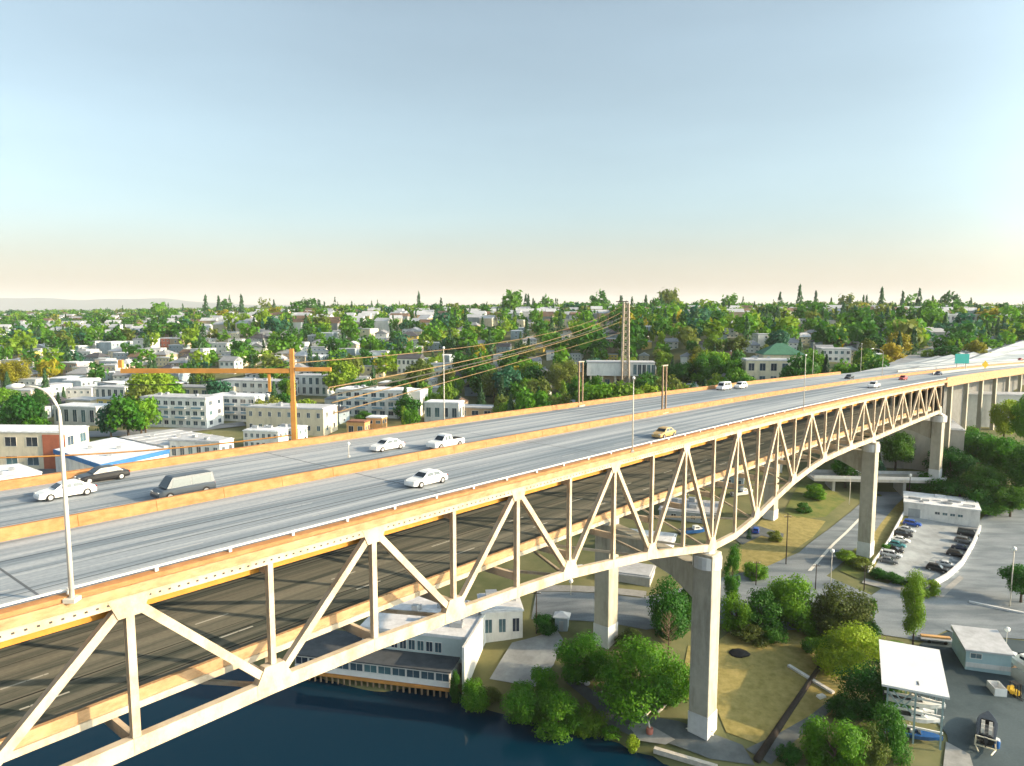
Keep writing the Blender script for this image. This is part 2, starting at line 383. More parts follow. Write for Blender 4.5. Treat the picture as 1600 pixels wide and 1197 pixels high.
drape('shore_path', [(885,1068),(905,1066),(935,1085),(960,1110),(1010,1120),(1060,1128),(1120,1150),(1160,1165),(1180,1197),(1110,1187),(1030,1158),(985,1150),(950,1135),(930,1105)], 0.14, m_pathd, 1.5)
drape('shore_slab', [(980,1135),(1005,1130),(1055,1158),(1040,1166),(1000,1160)], 0.30, m_walk, 1.5)
drape('service_yard', [(765,1062),(800,1005),(870,985),(880,1000),(865,1040),(835,1075)], 0.14, m_lot, 2.0)
drape('green_slope', [(1225,800),(1255,745),(1300,765),(1322,782),(1290,808),(1250,812)], 0.12, m_green, 2.5)
drape('dry_verge', [(1150,860),(1200,800),(1290,815),(1270,840),(1215,880),(1170,905),(1130,900)], 0.12, m_dry, 2.5)
drape('footpath', [(1140,838),(1170,818),(1225,835),(1222,846),(1190,838),(1160,852)], 0.2, m_pathd, 1.5)
drape('verge', [(1312,893),(1335,858),(1365,855),(1362,895),(1340,905)], 0.18, m_green, 1.5)
drape('roadside_verge', [(1352,850),(1400,785),(1418,780),(1424,800),(1366,890)], 0.15, m_dry, 1.5)
drape('pavement', [(830,915),(1010,925),(1010,935),(838,925)], 0.2, m_walk, 1.5)
drape('kerb_strip', [(1352,905),(1420,922),(1470,925),(1500,900),(1506,905),(1474,934),(1415,930),(1346,912)], 0.24, m_walk, 1.2)
drape('centre_line', [(1262,893),(1268,893),(1345,812),(1342,810)], 0.2, m_white_line, 2.0)

# ---------------------------------------------------------------- far mountains
mb = MB(); prof = []
for i in range(60):
    x = -9500 + i * 130; t = i / 59
    h = 150 + 55 * math.sin(t * 5 + .5) + 22 * math.sin(t * 19) + 9 * math.sin(t * 47)
    h *= max(0.0, min(1, (1 - t) * 2.4)); prof.append((x, h))
P = []; F = []
for i, (x, h) in enumerate(prof): P += [(x, 11200, -10), (x, 12600, 71 + h), (x, 14500, -10)]
for i in range(59): F += [(i*3, i*3+3, i*3+4, i*3+1), (i*3+1, i*3+4, i*3+5, i*3+2)]
mb.add(P, F); struct('mountains', mb, mat('mountain_forest', (0.06, 0.08, 0.07), 0.95, 0.3, 0.002), True)
# ---------------------------------------------------------------- the bridge
m_deck = streak_mat('deck_concrete', ((0.15, 0.185, 0.215), (0.37, 0.39, 0.405)), 0.009, 0.55, lines=(0.07, 0.085, 0.10), dashes=((4.6, 8.3, 12.0, 20.6, 24.3, 28.0, 31.6), .08, 12, 2.6, (.42, .42, .41)))
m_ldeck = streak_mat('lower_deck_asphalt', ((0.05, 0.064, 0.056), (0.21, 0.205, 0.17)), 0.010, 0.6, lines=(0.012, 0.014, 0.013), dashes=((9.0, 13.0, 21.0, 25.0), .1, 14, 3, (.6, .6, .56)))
m_steel = mat('cream_steel_paint', (0.53, 0.445, 0.335), 0.55, 0.08, 0.5, bump=0.05, grime=(0.30, 0.19, 0.09), gscale=(.5, .5, .35))
m_sunlit_steel = mat('sunlit_ochre_steel', (0.50, 0.22, 0.028), 0.6, 0.18, 0.9)
m_barrier = mat('weathered_tan_concrete', (0.33, 0.145, 0.048), 0.85, col2=(0.43, 0.225, 0.095), scale=1.1, bump=0.2, grime=(.15, .085, .035), gscale=(.5, .5, 2.5))
m_fascia = mat('tan_fascia_concrete', (0.42, 0.235, 0.11), 0.85, col2=(0.49, 0.315, 0.175), scale=0.9, bump=0.2, grime=(.20, .12, .055), gscale=(.6, .6, 2.0))
m_pier = mat('pier_concrete', (0.36, 0.335, 0.27), 0.9, col2=(0.46, 0.43, 0.35), scale=0.5, bump=0.2, grime=(.20, .185, .14), gscale=(.5, .5, .1))
m_pale = mat('pale_concrete', (0.60, 0.60, 0.60), 0.9, 0.12, 0.7)
m_rail = mat('rail_paint', (0.74, 0.72, 0.68), 0.5, 0.08, 1.0)
m_dark = mat('dark_bolts', (0.06, 0.055, 0.05), 0.8, 0.2)
S0, S1 = -75.0, 268.0
bridge = thing('bridge', 'long double deck steel truss bridge painted cream on tall concrete piers', 'bridge', (0, 0, 0))

def deckmesh(s0, s1, o0, o1, top, bot, mi=0):
    mb = MB(); n = int((s1 - s0) / 4) + 1
    offs = [o0, o1]
    for i in range(n):
        s = s0 + (s1 - s0) * i / (n - 1)
        for o, d in ((o0, top), (o1, top), (o1, bot), (o0, bot)): mb.v.append(tuple(bp(s, o, d))); mb.uv.append((s, o))
    for i in range(n - 1):
        for k in range(4): mb.f.append((i*4 + k, i*4 + (k+1) % 4, i*4 + 4 + (k+1) % 4, i*4 + 4 + k))
    mb.f += [(0, 1, 2, 3), (n*4-1, n*4-2, n*4-3, n*4-4)]; mb.m = [0] * len(mb.f); return mb
ud = deckmesh(S0, S1, 0.55, BW - 0.1, 0.0, -0.5).build('upper_deck', m_deck, bridge)
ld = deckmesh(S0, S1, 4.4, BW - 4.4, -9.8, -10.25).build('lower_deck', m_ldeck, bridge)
# expansion joints across the deck
for s in (14.0, 47.5, 76.0, 107.0, 152.0, 197.5):
    for o0, o1 in ((1.2, 15.3), (16.6, 33.2)):
        mb = MB(); mb.add([bp(s, o0, .008), bp(s + .16, o0, .008), bp(s + .16, o1, .008), bp(s, o1, .008)], [(0, 1, 2, 3)]); mb.build('expansion_joint', mat('joint_seal', (.10, .11, .12), .8, .2), ud)

pr = strip(MB(), S0, S1, 4, [(0.0, .02), (0.0, .30), (0.62, .36), (0.70, .02)])
pn = pr.build('parapet', m_barrier, bridge)
strip(MB(), S0, S1, 4, [(-0.12, .0), (-0.12, -.60), (0.5, -.60), (0.5, .0)]).build('fascia', m_fascia, bridge)
rl = MB(); strip(rl, S0, S1, 4, [(0.22, .60), (0.22, .70), (0.40, .70), (0.40, .60)])
rail = rl.build('railing', m_rail, bridge)
for i, s in enumerate(np.arange(-20, 140, 5.0)):
    b = MB(); p = bp(s, .31, 0); b.box((p.x, p.y, p.z + .46), (.2, .14, .29), brz(s)); b.build('rail_post', m_rail, rail)
strip(MB(), S0, S1, 4, [(15.55, 0.0), (15.72, .95), (16.08, .95), (16.25, 0.0)]).build('median_barrier', m_barrier, bridge)
strip(MB(), S0, S1, 4, [(33.3, 0.0), (33.45, .85), (33.85, .9), (33.95, -.86), (33.75, -.86), (33.72, -.02)]).build('parapet', m_barrier, bridge)
# joints and stains on the median face, set proud of it
m_stain = mat('joint_stain', (0.20, 0.10, 0.03), .9, .3)
for s in np.arange(-21.0, S1, 6.0):
    mb = MB(); a, b_ = bp(s, 15.548, .02), bp(s, 15.70, .9)
    mb.beam(a, b_, .05, .02, side=(math.sin(heading(s)), math.cos(heading(s)), 0)); mb.build('barrier_joint', m_stain, bridge)

# lower deck edges: low parapet, side girder
for o, sg in ((4.2, -1), (BW - 4.55, 1)):
    strip(MB(), S0, S1, 4, [(o, -9.80), (o, -9.0), (o + .35 , -9.0), (o + .35, -9.80)]).build('lower_parapet', m_fascia, bridge)
    strip(MB(), S0, S1, 4, [(o - .12, -9.82), (o - .12, -10.3), (o + .19, -10.3), (o + .19, -9.82)]).build('lower_girder', m_steel, bridge)
# stringers beneath the upper deck, sunlit orange put into their colour, and cross floor beams
for o in (2.0, BW - 2.3):
    strip(MB(), S0, S1, 4, [(o, -.52), (o, -2.4), (o + .3, -2.4), (o + .3, -.52)]).build('stringer', m_sunlit_steel, bridge)
NODES = [107.1 - 9.85 * k for k in range(18, 0, -1)] + [107.1] + [107.1 + 9.04 * k for k in range(1, 11)] + [197.5 + 8.54 * k for k in range(1, 9)]
I0 = 18
NODES = [s_ - float(np.interp(s_, [30, 48, 70], [0, .25, .7])) for s_ in NODES]
CH_S = [-75, 0, 14, 28, 38, 50, 58, 67, 77, 88, 97, 107.1, 112, 121, 131.6, 146, 161, 175, 197.5, 232, 266]
CH_D = [10.8, 10.8, 10.85, 10.9, 11.2, 11.9, 12.35, 13.0, 14.3, 15.8, 17.5, 19.4, 19.6, 18.8, 16.5, 13.7, 12.3, 11.9, 11.8, 10.9, 10.0]
def bd(s): return -float(np.interp(s, CH_S, CH_D))
for kk, s in enumerate(NODES):
    b = MB(); b.beam(bp(s, 1.3, -1.5), bp(s, BW - 1.3, -1.5), .35, 1.7)
    b.build('floor_beam', m_steel, bridge)
    b = MB(); b.beam(bp(s, 1.3, -10.72), bp(s, BW - 1.3, -10.72), .35, .8)
    b.build('lower_floor_beam', m_steel, bridge)
def truss(off, sgn):
    nrm = lambda s: (math.cos(heading(s)) * sgn, -math.sin(heading(s)) * sgn, 0)
    mb = MB(); strip(mb, S0, S1, 4, [(off - .3, -.62), (off - .3, -1.5), (off + .3, -1.5), (off + .3, -.62)])
    t = mb.build('truss', m_steel, bridge)                       # the top chord carries the web members
    mb = MB()
    for a, b in zip(NODES[:-1], NODES[1:]):
        mb.beam(bp(a, off, bd(a)), bp(b, off, bd(b)), .62, 1.1)
    for s in NODES: 
        p = bp(s, off, bd(s)); mb.box((p.x, p.y, p.z), (.5, .66, 1.06), brz(s))
    mb.build('bottom_chord', m_steel, t)
    dots = MB()
    for i, s in enumerate(NODES):
        low = (i - I0) % 2 == 0
        p, q = bp(s, off, -1.45), bp(s, off, bd(s) + .3)
        v = MB(); w = .42 if low else .5
        v.beam(p, q, .46, w, side=nrm(s)); v.build('vertical', m_steel, t)
        if low:
            for j in (i - 1, i + 1):
                if 0 <= j < len(NODES):
                    d = MB(); d.beam(bp(NODES[j], off, -1.2), bp(s, off, bd(s) + .15), .5, .58, side=nrm(s)); d.build('diagonal', m_steel, t)
            # gusset plate at the bottom node
            g = MB(); c = bp(s, off, bd(s)); hw = 1.45; a = brz(s); u = Vector((math.cos(a), math.sin(a), 0)); n = Vector(nrm(s)) * .34
            sl = (bp(s + 1, off, bd(s + 1)) - bp(s - 1, off, bd(s - 1))) / 2
            pts = [c - sl * hw + Vector((0, 0, -.46)), c + sl * hw + Vector((0, 0, -.46)), c + sl * hw + Vector((0, 0, .45)), c + sl * .8 + Vector((0, 0, 1.7)), c - sl * .8 + Vector((0, 0, 1.7)), c - sl * hw + Vector((0, 0, .45))]
            g.add([p + n for p in pts] + [p - n for p in pts], [(0,1,2,3,4,5), (11,10,9,8,7,6)] + [(k, (k+1) % 6, 6 + (k+1) % 6, 6 + k) for k in range(6)])
            g.build('gusset_plate', m_steel, t)
        else:
            g = MB(); c = bp(s, off, -1.5); n = Vector(nrm(s)) * .33; a = brz(s); u = Vector((math.cos(a), math.sin(a), 0))
            pts = [c - u * 1.3 + Vector((0, 0, .58)), c - u * .75 + Vector((0, 0, -.75)), c + u * .75 + Vector((0, 0, -.75)), c + u * 1.3 + Vector((0, 0, .58))]
            g.add([p + n for p in pts] + [p - n for p in pts], [(0,1,2,3), (7,6,5,4)] + [(k, (k+1) % 4, 4 + (k+1) % 4, 4 + k) for k in range(4)])
            g.build('gusset_plate', m_steel, t)
    if sgn > 0:
        for s in np.arange(-20, 110, .62):
            n = Vector(nrm(s)) * .305; p = bp(s, off, -1.2) + n
            dots.box((p.x, p.y, p.z), (.16, .03, .12), brz(s))
        dots.build('bolt_row', m_dark, t)
    return t
truss(0.95, 1); truss(BW - 0.95, -1)
# wind bracing between the bottom chords, seen from above through the near truss
for i in range(0, len(NODES) - 2, 2):
    a, b = NODES[i], NODES[i + 2]
    k = MB(); k.beam(bp(a, 1.9, bd(a) - .1), bp(b, BW - 1.9, bd(b) - .1), .3, .3); k.beam(bp(a, BW - 1.9, bd(a) - .42), bp(b, 1.9, bd(b) - .42), .3, .3)
    k.build('wind_brace', m_steel, bridge)

def pier(s_near, s_far, w, d, base_near, base_far, cap=True, skew_off=27.0, drop_=0.75):
    cols = []
    for s, o, bz in ((s_near, 1.3, base_near), (s_far, skew_off, base_far)):
        c = bp(s, o, 0); top = c.z + bd(s_near) - drop_
        b = MB(); b.box((c.x, c.y, (top + bz - 1.5) / 2), (w, d, top - bz + 1.5), brz(s)); 
        f = .32
        col = b.build('pier_column', m_pier, bridge)
        bev = col.modifiers.new('edge', 'BEVEL'); bev.width = .18; bev.segments = 2
        k = MB(); k.box((c.x, c.y, bz + 1.2), (w + .08, d + .08, 4.5), brz(s)); k.build('footing', m_pale, col)
        k = MB(); k.tube([(c.x, c.y, top - 2.4), (c.x, c.y, top - .45)], w * .66, 20); k.tube([(c.x, c.y, top - .45), (c.x, c.y, top + .35)], [w * .42, w * .3], 12)
        k.build('bearing_cap', m_pale, col)
        cols.append((c, top))
    (a, ta), (b_, tb) = cols
    k = MB(); u = (b_ - a); u.z = 0; L = u.length; u.normalize(); sd = Vector((-u.y, u.x, 0)) * (d * .36)
    A0 = Vector((a.x, a.y, 0)) + u * (w * .5); B0 = Vector((b_.x, b_.y, 0)) - u * (w * .5); M0 = (A0 + B0) / 2
    prof = [(A0, ta - 2.6, ta - 8.2), (A0.lerp(M0, .45), ta - 2.5, ta - 6.2), (M0, ta - 2.5, ta - 5.6), (B0.lerp(M0, .45), ta - 2.5, ta - 6.2), (B0, ta - 2.6, ta - 8.2)]
    k.loft([[p + sd + Vector((0, 0, z1)), p - sd + Vector((0, 0, z1)), p - sd + Vector((0, 0, z0)), p + sd + Vector((0, 0, z0))] for p, z0, z1 in prof])
    k.build('cross_beam', m_pier, bridge)
pier(105.9, 116.0, 3.5, 3.4, 2.4, 6.2)
pier(196.9, 205.0, 3.2, 3.2, 8.3, 9.5, skew_off=30)
pier(266.0, 266.0, 3.6, 3.0, 16.0, 18.0, skew_off=30, drop_=1.0)
pier(-52.0, -52.0, 3.5, 3.4, -5, -5, skew_off=30)

# ---------------------------------------------------------------- the approach viaduct that carries the motorway on
via = thing('approach_viaduct', 'long pale concrete viaduct carrying the motorway uphill beyond the end of the steel truss', 'viaduct')
V0, V1 = 268.2, 700.0
vd = deckmesh(V0, V1, 0.55, BW - 0.1, 0.0, -.9).build('road_deck', m_deck, via)
strip(MB(), V0, V1, 6, [(0.0, .0), (0.0, .95), (0.45, .95), (0.53, .0)]).build('parapet', m_fascia, via)
strip(MB(), V0, V1, 6, [(-0.1, -.02), (-0.1, -2.1), (0.5, -2.1), (0.5, -.02)]).build('edge_girder', m_fascia, via)
strip(MB(), V0, 470, 6, [(15.55, 0.0), (15.72, .95), (16.08, .95), (16.25, 0.0)]).build('median_barrier', m_barrier, via)
rings = []
for s in np.arange(312, 690, 9.0):
    c0, c1 = bp(s, 11, 0), bp(s, 11.6, 0); z0 = gz(c0.x, c0.y) - 2; rings.append([c0 + Vector((0, 0, -.95)), c1 + Vector((0, 0, -.95)), Vector((c1.x, c1.y, min(z0, c1.z - 2))), Vector((c0.x, c0.y, min(z0, c0.z - 2)))])
mb = MB(); mb.loft(rings); mb.build('shade_wall', mat('shade_grey', (.16, .165, .165), .9, .2, .5), via)  # added dark wall, stands in for the shade beneath the deck
for o in (12.0, 24.0): strip(MB(), 300, V1, 6, [(o, 0.0), (o + .1, .8), (o + .3, .8), (o + .4, 0.0)]).build('lane_divider', mat('grey_barrier', (.3, .3, .29), .9), via)
OUT = [(1452, 561), (1480, 555), (1513, 546), (1560, 536), (1600, 526), (1660, 512), (1720, 500)]
SS = [275, 300, 330, 370, 410, 460, 520]
rings = []; uvw = []
for (px_, py_), s in zip(OUT, SS):
    a_ = bp(s, 33.0, -.02); q = gp(px_, py_); q.z += .6
    rings.append([a_, q, q + Vector((0, 0, -1.2)), a_ + Vector((0, 0, -1.2))]); uvw += [(s, 33), (s, 60), (s, 60), (s, 33)]
rings_slip = list(rings)
mb = MB(); mb.loft(rings); mb.uv = uvw; mb.build('slip_deck', m_deck, via)
mb = MB()
for r0, r1 in zip(rings[:-1], rings[1:]): mb.beam(r0[1] + Vector((0, 0, .45)), r1[1] + Vector((0, 0, .45)), .35, .9)
mb.build('slip_parapet', m_fascia, via)
for s in list(np.arange(280, 420, 22.0)) + list(np.arange(430, 690, 26.0)):
    for o in (1.6, BW - 1.6):
        c = bp(s, o, -2.0); z0 = min(gz(c.x, c.y) - 1, c.z - 2)
        k = MB(); k.box((c.x, c.y, (c.z + z0) / 2 + .5), (1.6, 1.3, c.z - z0 + 1), brz(s)); k.build('column', m_pier, via)
    k = MB(); k.beam(bp(s, 1.2, -1.55), bp(s, BW - 1.2, -1.55), 1.0, 1.0); k.build('cross_head', m_pier, via)
# ---------------------------------------------------------------- vegetation
def leaf_mat(name, c1, c2):
    return mat(name, c1, 0.6, col2=c2, scale=5.5, trans=0.42, rand=0.28, spec=0.25)
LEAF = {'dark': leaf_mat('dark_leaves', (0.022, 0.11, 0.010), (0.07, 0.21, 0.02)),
        'mid': leaf_mat('green_leaves', (0.045, 0.175, 0.008), (0.15, 0.33, 0.018)),
        'bright': leaf_mat('bright_leaves', (0.11, 0.23, 0.012), (0.28, 0.40, 0.03)),
        'olive': leaf_mat('olive_leaves', (0.085, 0.13, 0.018), (0.22, 0.27, 0.045)),
        'brown': leaf_mat('brownish_leaves', (0.04, 0.075, 0.014), (0.12, 0.155, 0.03)),
        'gold': leaf_mat('golden_leaves', (0.20, 0.20, 0.01), (0.42, 0.36, 0.02)),
        'needle': leaf_mat('conifer_needles', (0.025, 0.085, 0.035), (0.065, 0.155, 0.055)),
        'teal': leaf_mat('blue_green_leaves', (0.018, 0.10, 0.055), (0.05, 0.18, 0.09))}
m_bark = mat('bark', (0.09, 0.065, 0.045), 0.95, 0.3, 2.0, bump=0.4)
m_deadbark = mat('dry_twigs', (0.17, 0.12, 0.075), 0.95, 0.3, 2.0)
def quads(P, N, sz, rs):
    n = len(P); a = rs.normal(size=(n, 3)); t1 = np.cross(N, a); t1 /= np.linalg.norm(t1, axis=1)[:, None] + 1e-9
    t2 = np.cross(N, t1); s1 = sz * rs.uniform(.6, 1.3, (n, 1)); s2 = sz * rs.uniform(.35, .8, (n, 1))
    V = np.stack([P - t1 * s1, P - t2 * s2 + N * s2 * .25, P + t1 * s1, P + t2 * s2 + N * s2 * .25], 1).reshape(-1, 3)
    return V
def quad_mesh(name, V, m):
    n = len(V) // 4; me = bpy.data.meshes.new(name); me.vertices.add(len(V)); me.vertices.foreach_set('co', V.ravel().astype(np.float32))
    me.loops.add(4 * n); me.loops.foreach_set('vertex_index', np.arange(4 * n, dtype=np.int32))
    me.polygons.add(n); me.polygons.foreach_set('loop_start', np.arange(0, 4 * n, 4, dtype=np.int32))
    if m: me.materials.append(m)
    me.update(calc_edges=True); me.validate(); return me
def crown_pts(kind, rs, n, leaf):
    """leaf faces of a crown one unit high and one unit wide, base at z = 0"""
    if kind == 'conifer':
        k = rs.uniform(0, 1, n) ** 1.35; ang = rs.uniform(0, 2 * math.pi, n)
        tier = np.floor(k * 11) / 11; fr = (k - tier) * 11
        lob = 1 + .22 * np.sin(ang * 3 + tier * 40) + .12 * np.sin(ang * 7 + tier * 91)
        rad = .5 * (1 - tier * .97) * (1 - .45 * fr) * lob; rr = rad * np.sqrt(rs.uniform(.12, 1, n))
        z = .06 + k * .94 - .07 * (rr / .5) + rs.normal(0, .008, n)
        P = np.stack([rr * np.cos(ang), rr * np.sin(ang), z], 1); N = np.stack([np.cos(ang), np.sin(ang), np.full(n, .9)], 1)
    else:
        if kind == 'broad': nl, zc, zr, rl, rw, tw = 24, .60, .31, (.12, .21), .34, 0
        elif kind == 'column': nl, zc, zr, rl, rw, tw = 24, .54, .40, (.11, .20), .26, 0
        elif kind == 'wispy': nl, zc, zr, rl, rw, tw = 26, .56, .36, (.08, .15), .38, 0
        else: nl, zc, zr, rl, rw, tw = 18, .36, .40, (.15, .25), .36, 0
        d = rs.normal(size=(nl, 3)); d /= np.linalg.norm(d, axis=1)[:, None]; q = rs.uniform(.35, 1, (nl, 1)) ** .5
        c = d * q * np.array([rw, rw, zr]) + np.array([0, 0, zc])
        r = rs.uniform(*rl, nl); w = r ** 2; li = rs.choice(nl, n, p=w / w.sum())
        u = rs.normal(size=(n, 3)); u /= np.linalg.norm(u, axis=1)[:, None]
        P = c[li] + u * (r[li] * (rs.uniform(.45, 1.08, n)))[:, None] * np.array([1, 1, .82]); N = u + np.array([0, 0, .35])
        P[:, 2] = np.maximum(P[:, 2], .01 + rs.uniform(0, .03, n))
    N = N / np.linalg.norm(N, axis=1)[:, None] + rs.normal(0, .45, (n, 3)); N /= np.linalg.norm(N, axis=1)[:, None]
    return quads(P, N, leaf, rs)
CROWN = {}
def crown(kind, tone, var, n, leaf):
    key = (kind, var, n)
    if key not in CROWN: CROWN[key] = quad_mesh('crown', crown_pts(kind, np.random.RandomState(hash((kind, var)) % 9999 if 0 else sum(map(ord, kind)) * 7 + var * 131), n, leaf), None)
    k2 = key + (tone,)
    if k2 not in CROWN:
        me = CROWN[key].copy(); me.materials.append(LEAF[tone]); CROWN[k2] = me
    return CROWN[k2]
TRUNK = {}
def trunk(kind, var):
    if (kind, var) in TRUNK: return TRUNK[kind, var]
    r = random.Random(var * 17 + len(kind)); mb = MB()
    top = {'conifer': .9, 'broad': .62, 'column': .8, 'wispy': .7, 'dome': .45}[kind]; w = {'conifer': .022, 'broad': .032, 'column': .03, 'wispy': .025, 'dome': .03}[kind]
    pts = [(0, 0, -.06), (r.uniform(-.01, .01), r.uniform(-.01, .01), top * .4), (r.uniform(-.03, .03), r.uniform(-.03, .03), top)]
    mb.tube(pts, [w, w * .75, w * .25], 7)
    if kind != 'conifer':
        for k in range(5):
            a = k * 2.5 + r.random(); z = top * (.35 + .1 * k); mb.tube([(0, 0, z), (math.cos(a) * .14, math.sin(a) * .14, z + .12), (math.cos(a) * .25, math.sin(a) * .25, z + .2)], [w * .5, w * .3, w * .1], 5)
    TRUNK[kind, var] = mb.mesh('trunk', m_bark, True); return TRUNK[kind, var]
ALLPX = []
def plant(name, label, cat, pos, h, w, kind, tone, var=0, group=None, n=3200, leaf=.032, rz=None):
    t = thing(name, label, cat, pos, rnd.uniform(0, 6.28) if rz is None else rz, group)
    t.scale = (w, w, h)
    link('stem' if kind == 'dome' else 'trunk', trunk(kind, var % 3), t)
    link('foliage' if kind == 'dome' else 'crown', crown(kind, tone, var, n, leaf), t)
    return t
def tree(px, py, wpx, hpx, kind, tone, label, var=0, n=3600, leaf=.028, name=None):
    p = gp(px, py); k = pxm(p)
    if n >= 2000: n = int(n*1.9); leaf *= .72
    nm = name or {'broad': 'broadleaf_tree', 'conifer': 'conifer_tree', 'column': 'poplar_tree', 'wispy': 'young_tree', 'dome': 'shrub'}[kind]
    wpx *= 1.0; hpx *= 1.0
    return plant(nm, label, 'shrub' if kind == 'dome' else 'tree', p, hpx * k, wpx * k, kind, tone, var, None, n, leaf)

# around the near pier and the shore
tree(914, 1062, 95, 88, 'dome', 'mid', 'rounded green shrub in front of the far column of the nearest pier', 0, 5000, .03)
tree(1000, 1108, 150, 125, 'dome', 'mid', 'largest spreading green shrub between the two columns of the nearest pier', 1, 7000, .024)
tree(1050, 1095, 76, 90, 'dome', 'mid', 'green shrub touching the left side of the nearest pier column', 2, 4000, .034)
tree(985, 1012, 50, 34, 'dome', 'brown', 'low browning shrub behind the big spreading shrub by the pier', 3, 2500, .04)
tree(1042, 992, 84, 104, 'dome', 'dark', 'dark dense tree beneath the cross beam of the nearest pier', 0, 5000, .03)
tree(1075, 985, 50, 85, 'column', 'dark', 'dark slimmer tree just left of the nearest pier column', 1, 4000, .032)
tree(1142, 962, 44, 118, 'column', 'mid', 'narrow upright tree rising right behind the nearest pier column', 0, 4000, .026)
tree(1150, 985, 54, 74, 'dome', 'mid', 'small round headed tree right of the nearest pier at the lawn edge', 2, 3500, .034)
tree(1190, 985, 78, 76, 'dome', 'dark', 'dark bushy tree at the back left of the lawn', 3, 4000, .034)
tree(1240, 980, 90, 98, 'dome', 'mid', 'leafy green tree at the middle of the clump behind the lawn', 0, 5000, .03)
tree(1310, 992, 110, 106, 'dome', 'brown', 'wide brownish green tree at the right of the clump behind the lawn', 4, 6000, .028)
tree(1210, 1003, 48, 42, 'dome', 'dark', 'dark low shrub at the back edge of the dry lawn, left one', 4, 2600, .04)
tree(1268, 992, 36, 36, 'dome', 'mid', 'small rounded shrub under the clump of trees behind the lawn', 5, 2600, .042)
tree(1262, 1018, 28, 26, 'dome', 'dark', 'tiny dark shrub standing alone on the upper right of the dry lawn', 0, 1800, .05)
tree(1172, 1002, 60, 30, 'dome', 'brown', 'low brownish shrub along the back edge of the dry lawn', 3, 2400, .04)
tree(1360, 985, 18, 56, 'wispy', 'mid', 'thin sapling beside the street right of the tree clump', 0, 1500, .045)
tree(1426, 1008, 54, 116, 'column', 'bright', 'tall bright green poplar standing beside the street behind the boat rack', 1, 5000, .024)
tree(1445, 930, 40, 38, 'dome', 'bright', 'yellowish green shrub at the near corner of the parking lot', 2, 2400, .045)
tree(1330, 1055, 112, 94, 'dome', 'bright', 'feathery light green tree at the right end of the lawn', 1, 6000, .024)
tree(1290, 1035, 50, 50, 'dome', 'mid', 'green shrub at the top right corner of the lawn below the feathery tree', 1, 2600, .038)
tree(1360, 1115, 105, 96, 'dome', 'dark', 'dark dense tree beside the left end of the boat rack roof', 1, 6000, .028)
tree(1320, 1120, 60, 60, 'dome', 'dark', 'dark shrub where the footpath meets the trees beside the boat rack', 4, 3400, .034)
tree(1302, 1205, 98, 112, 'dome', 'mid', 'big green tree at the bottom edge between footpath and boat rack', 2, 6500, .028)
tree(1350, 1205, 70, 90, 'dome', 'olive', 'olive shrub at the bottom edge beside the big green tree', 0, 4500, .032)
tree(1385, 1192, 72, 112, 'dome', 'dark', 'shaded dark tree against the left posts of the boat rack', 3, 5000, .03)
tree(1230, 1192, 42, 44, 'dome', 'dark', 'small dark round shrub on the bare ground at the bottom edge', 5, 2600, .042)
tree(1390, 1035, 50, 45, 'dome', 'mid', 'green shrub behind the left corner of the boat rack roof', 2, 2600, .04)
tree(815, 1122, 92, 66, 'dome', 'mid', 'spreading shrub overhanging the water at the left of the shore hedge', 2, 5000, .03)
tree(872, 1142, 88, 76, 'dome', 'mid', 'dense rounded shrub overhanging the water in the middle of the shore hedge', 3, 5000, .03)
tree(920, 1150, 56, 64, 'dome', 'bright', 'lighter green shrub at the right end of the shore hedge', 4, 3600, .034)
tree(852, 1082, 52, 58, 'dome', 'mid', 'green shrub at the corner of the service yard above the shore hedge', 5, 3000, .038)
tree(712, 1106, 26, 64, 'column', 'dark', 'slim dark cypress at the right end of the waterside restaurant', 2, 3000, .034)
tree(742, 1110, 48, 62, 'dome', 'mid', 'round green shrub on the shore right of the slim dark cypress', 1, 3000, .038)
tree(768, 1098, 40, 28, 'dome', 'brown', 'low brown and green shrub between the cypress and the shore hedge', 3, 2000, .046)
tree(988, 1174, 24, 32, 'dome', 'bright', 'small bright yellow green shrub on the shore slab', 0, 1600, .055)
tree(955, 1152, 36, 22, 'dome', 'mid', 'low green shrub at the water edge next to the shore path', 4, 1600, .05)
tree(925, 1052, 40, 34, 'dome', 'olive', 'rusty green shrub beside the path left of the pier shrubs', 3, 2000, .046)
tree(853, 986, 46, 38, 'dome', 'dark', 'clipped dark round shrub next to the small white roofed booth', 5, 2800, .04)
tree(1595, 942, 66, 66, 'broad', 'dark', 'dark tree at the right edge beside the street light', 2, 4000, .034)
# the dark mass right of the bridge end
tree(1568, 692, 52, 72, 'broad', 'bright', 'bright green tree in front of the viaduct columns', 0, 4000, .034)
tree(1600, 705, 60, 90, 'broad', 'mid', 'tall green tree at the right edge below the viaduct', 1, 4000, .034)
tree(1532, 738, 80, 70, 'broad', 'dark', 'dark tree below the bright green one near the viaduct', 2, 4500, .032)
tree(1485, 762, 80, 66, 'broad', 'dark', 'dark spreading tree beside the last truss pier', 3, 4500, .032)
tree(1570, 765, 90, 92, 'broad', 'mid', 'blue green big tree at the centre of the dark grove on the right', 4, 5000, .03)
tree(1610, 795, 90, 110, 'broad', 'dark', 'dark tree cut by the right edge above the wide street', 0, 5000, .03)
tree(1540, 790, 80, 62, 'broad', 'dark', 'dark low tree behind the white roofed workshop', 1, 4500, .032)
tree(1578, 808, 60, 52, 'broad', 'dark', 'low dark tree at the top of the wide street', 3, 3500, .036)
tree(1510, 715, 50, 50, 'broad', 'mid', 'small green tree at the foot of the viaduct retaining wall', 1, 3000, .038)
tree(1398, 742, 62, 72, 'broad', 'dark', 'dark round tree in front of the concrete abutment between two piers', 4, 4500, .032)
tree(1365, 752, 40, 44, 'broad', 'teal', 'blue green small tree left of the dark one by the abutment', 2, 3000, .04)
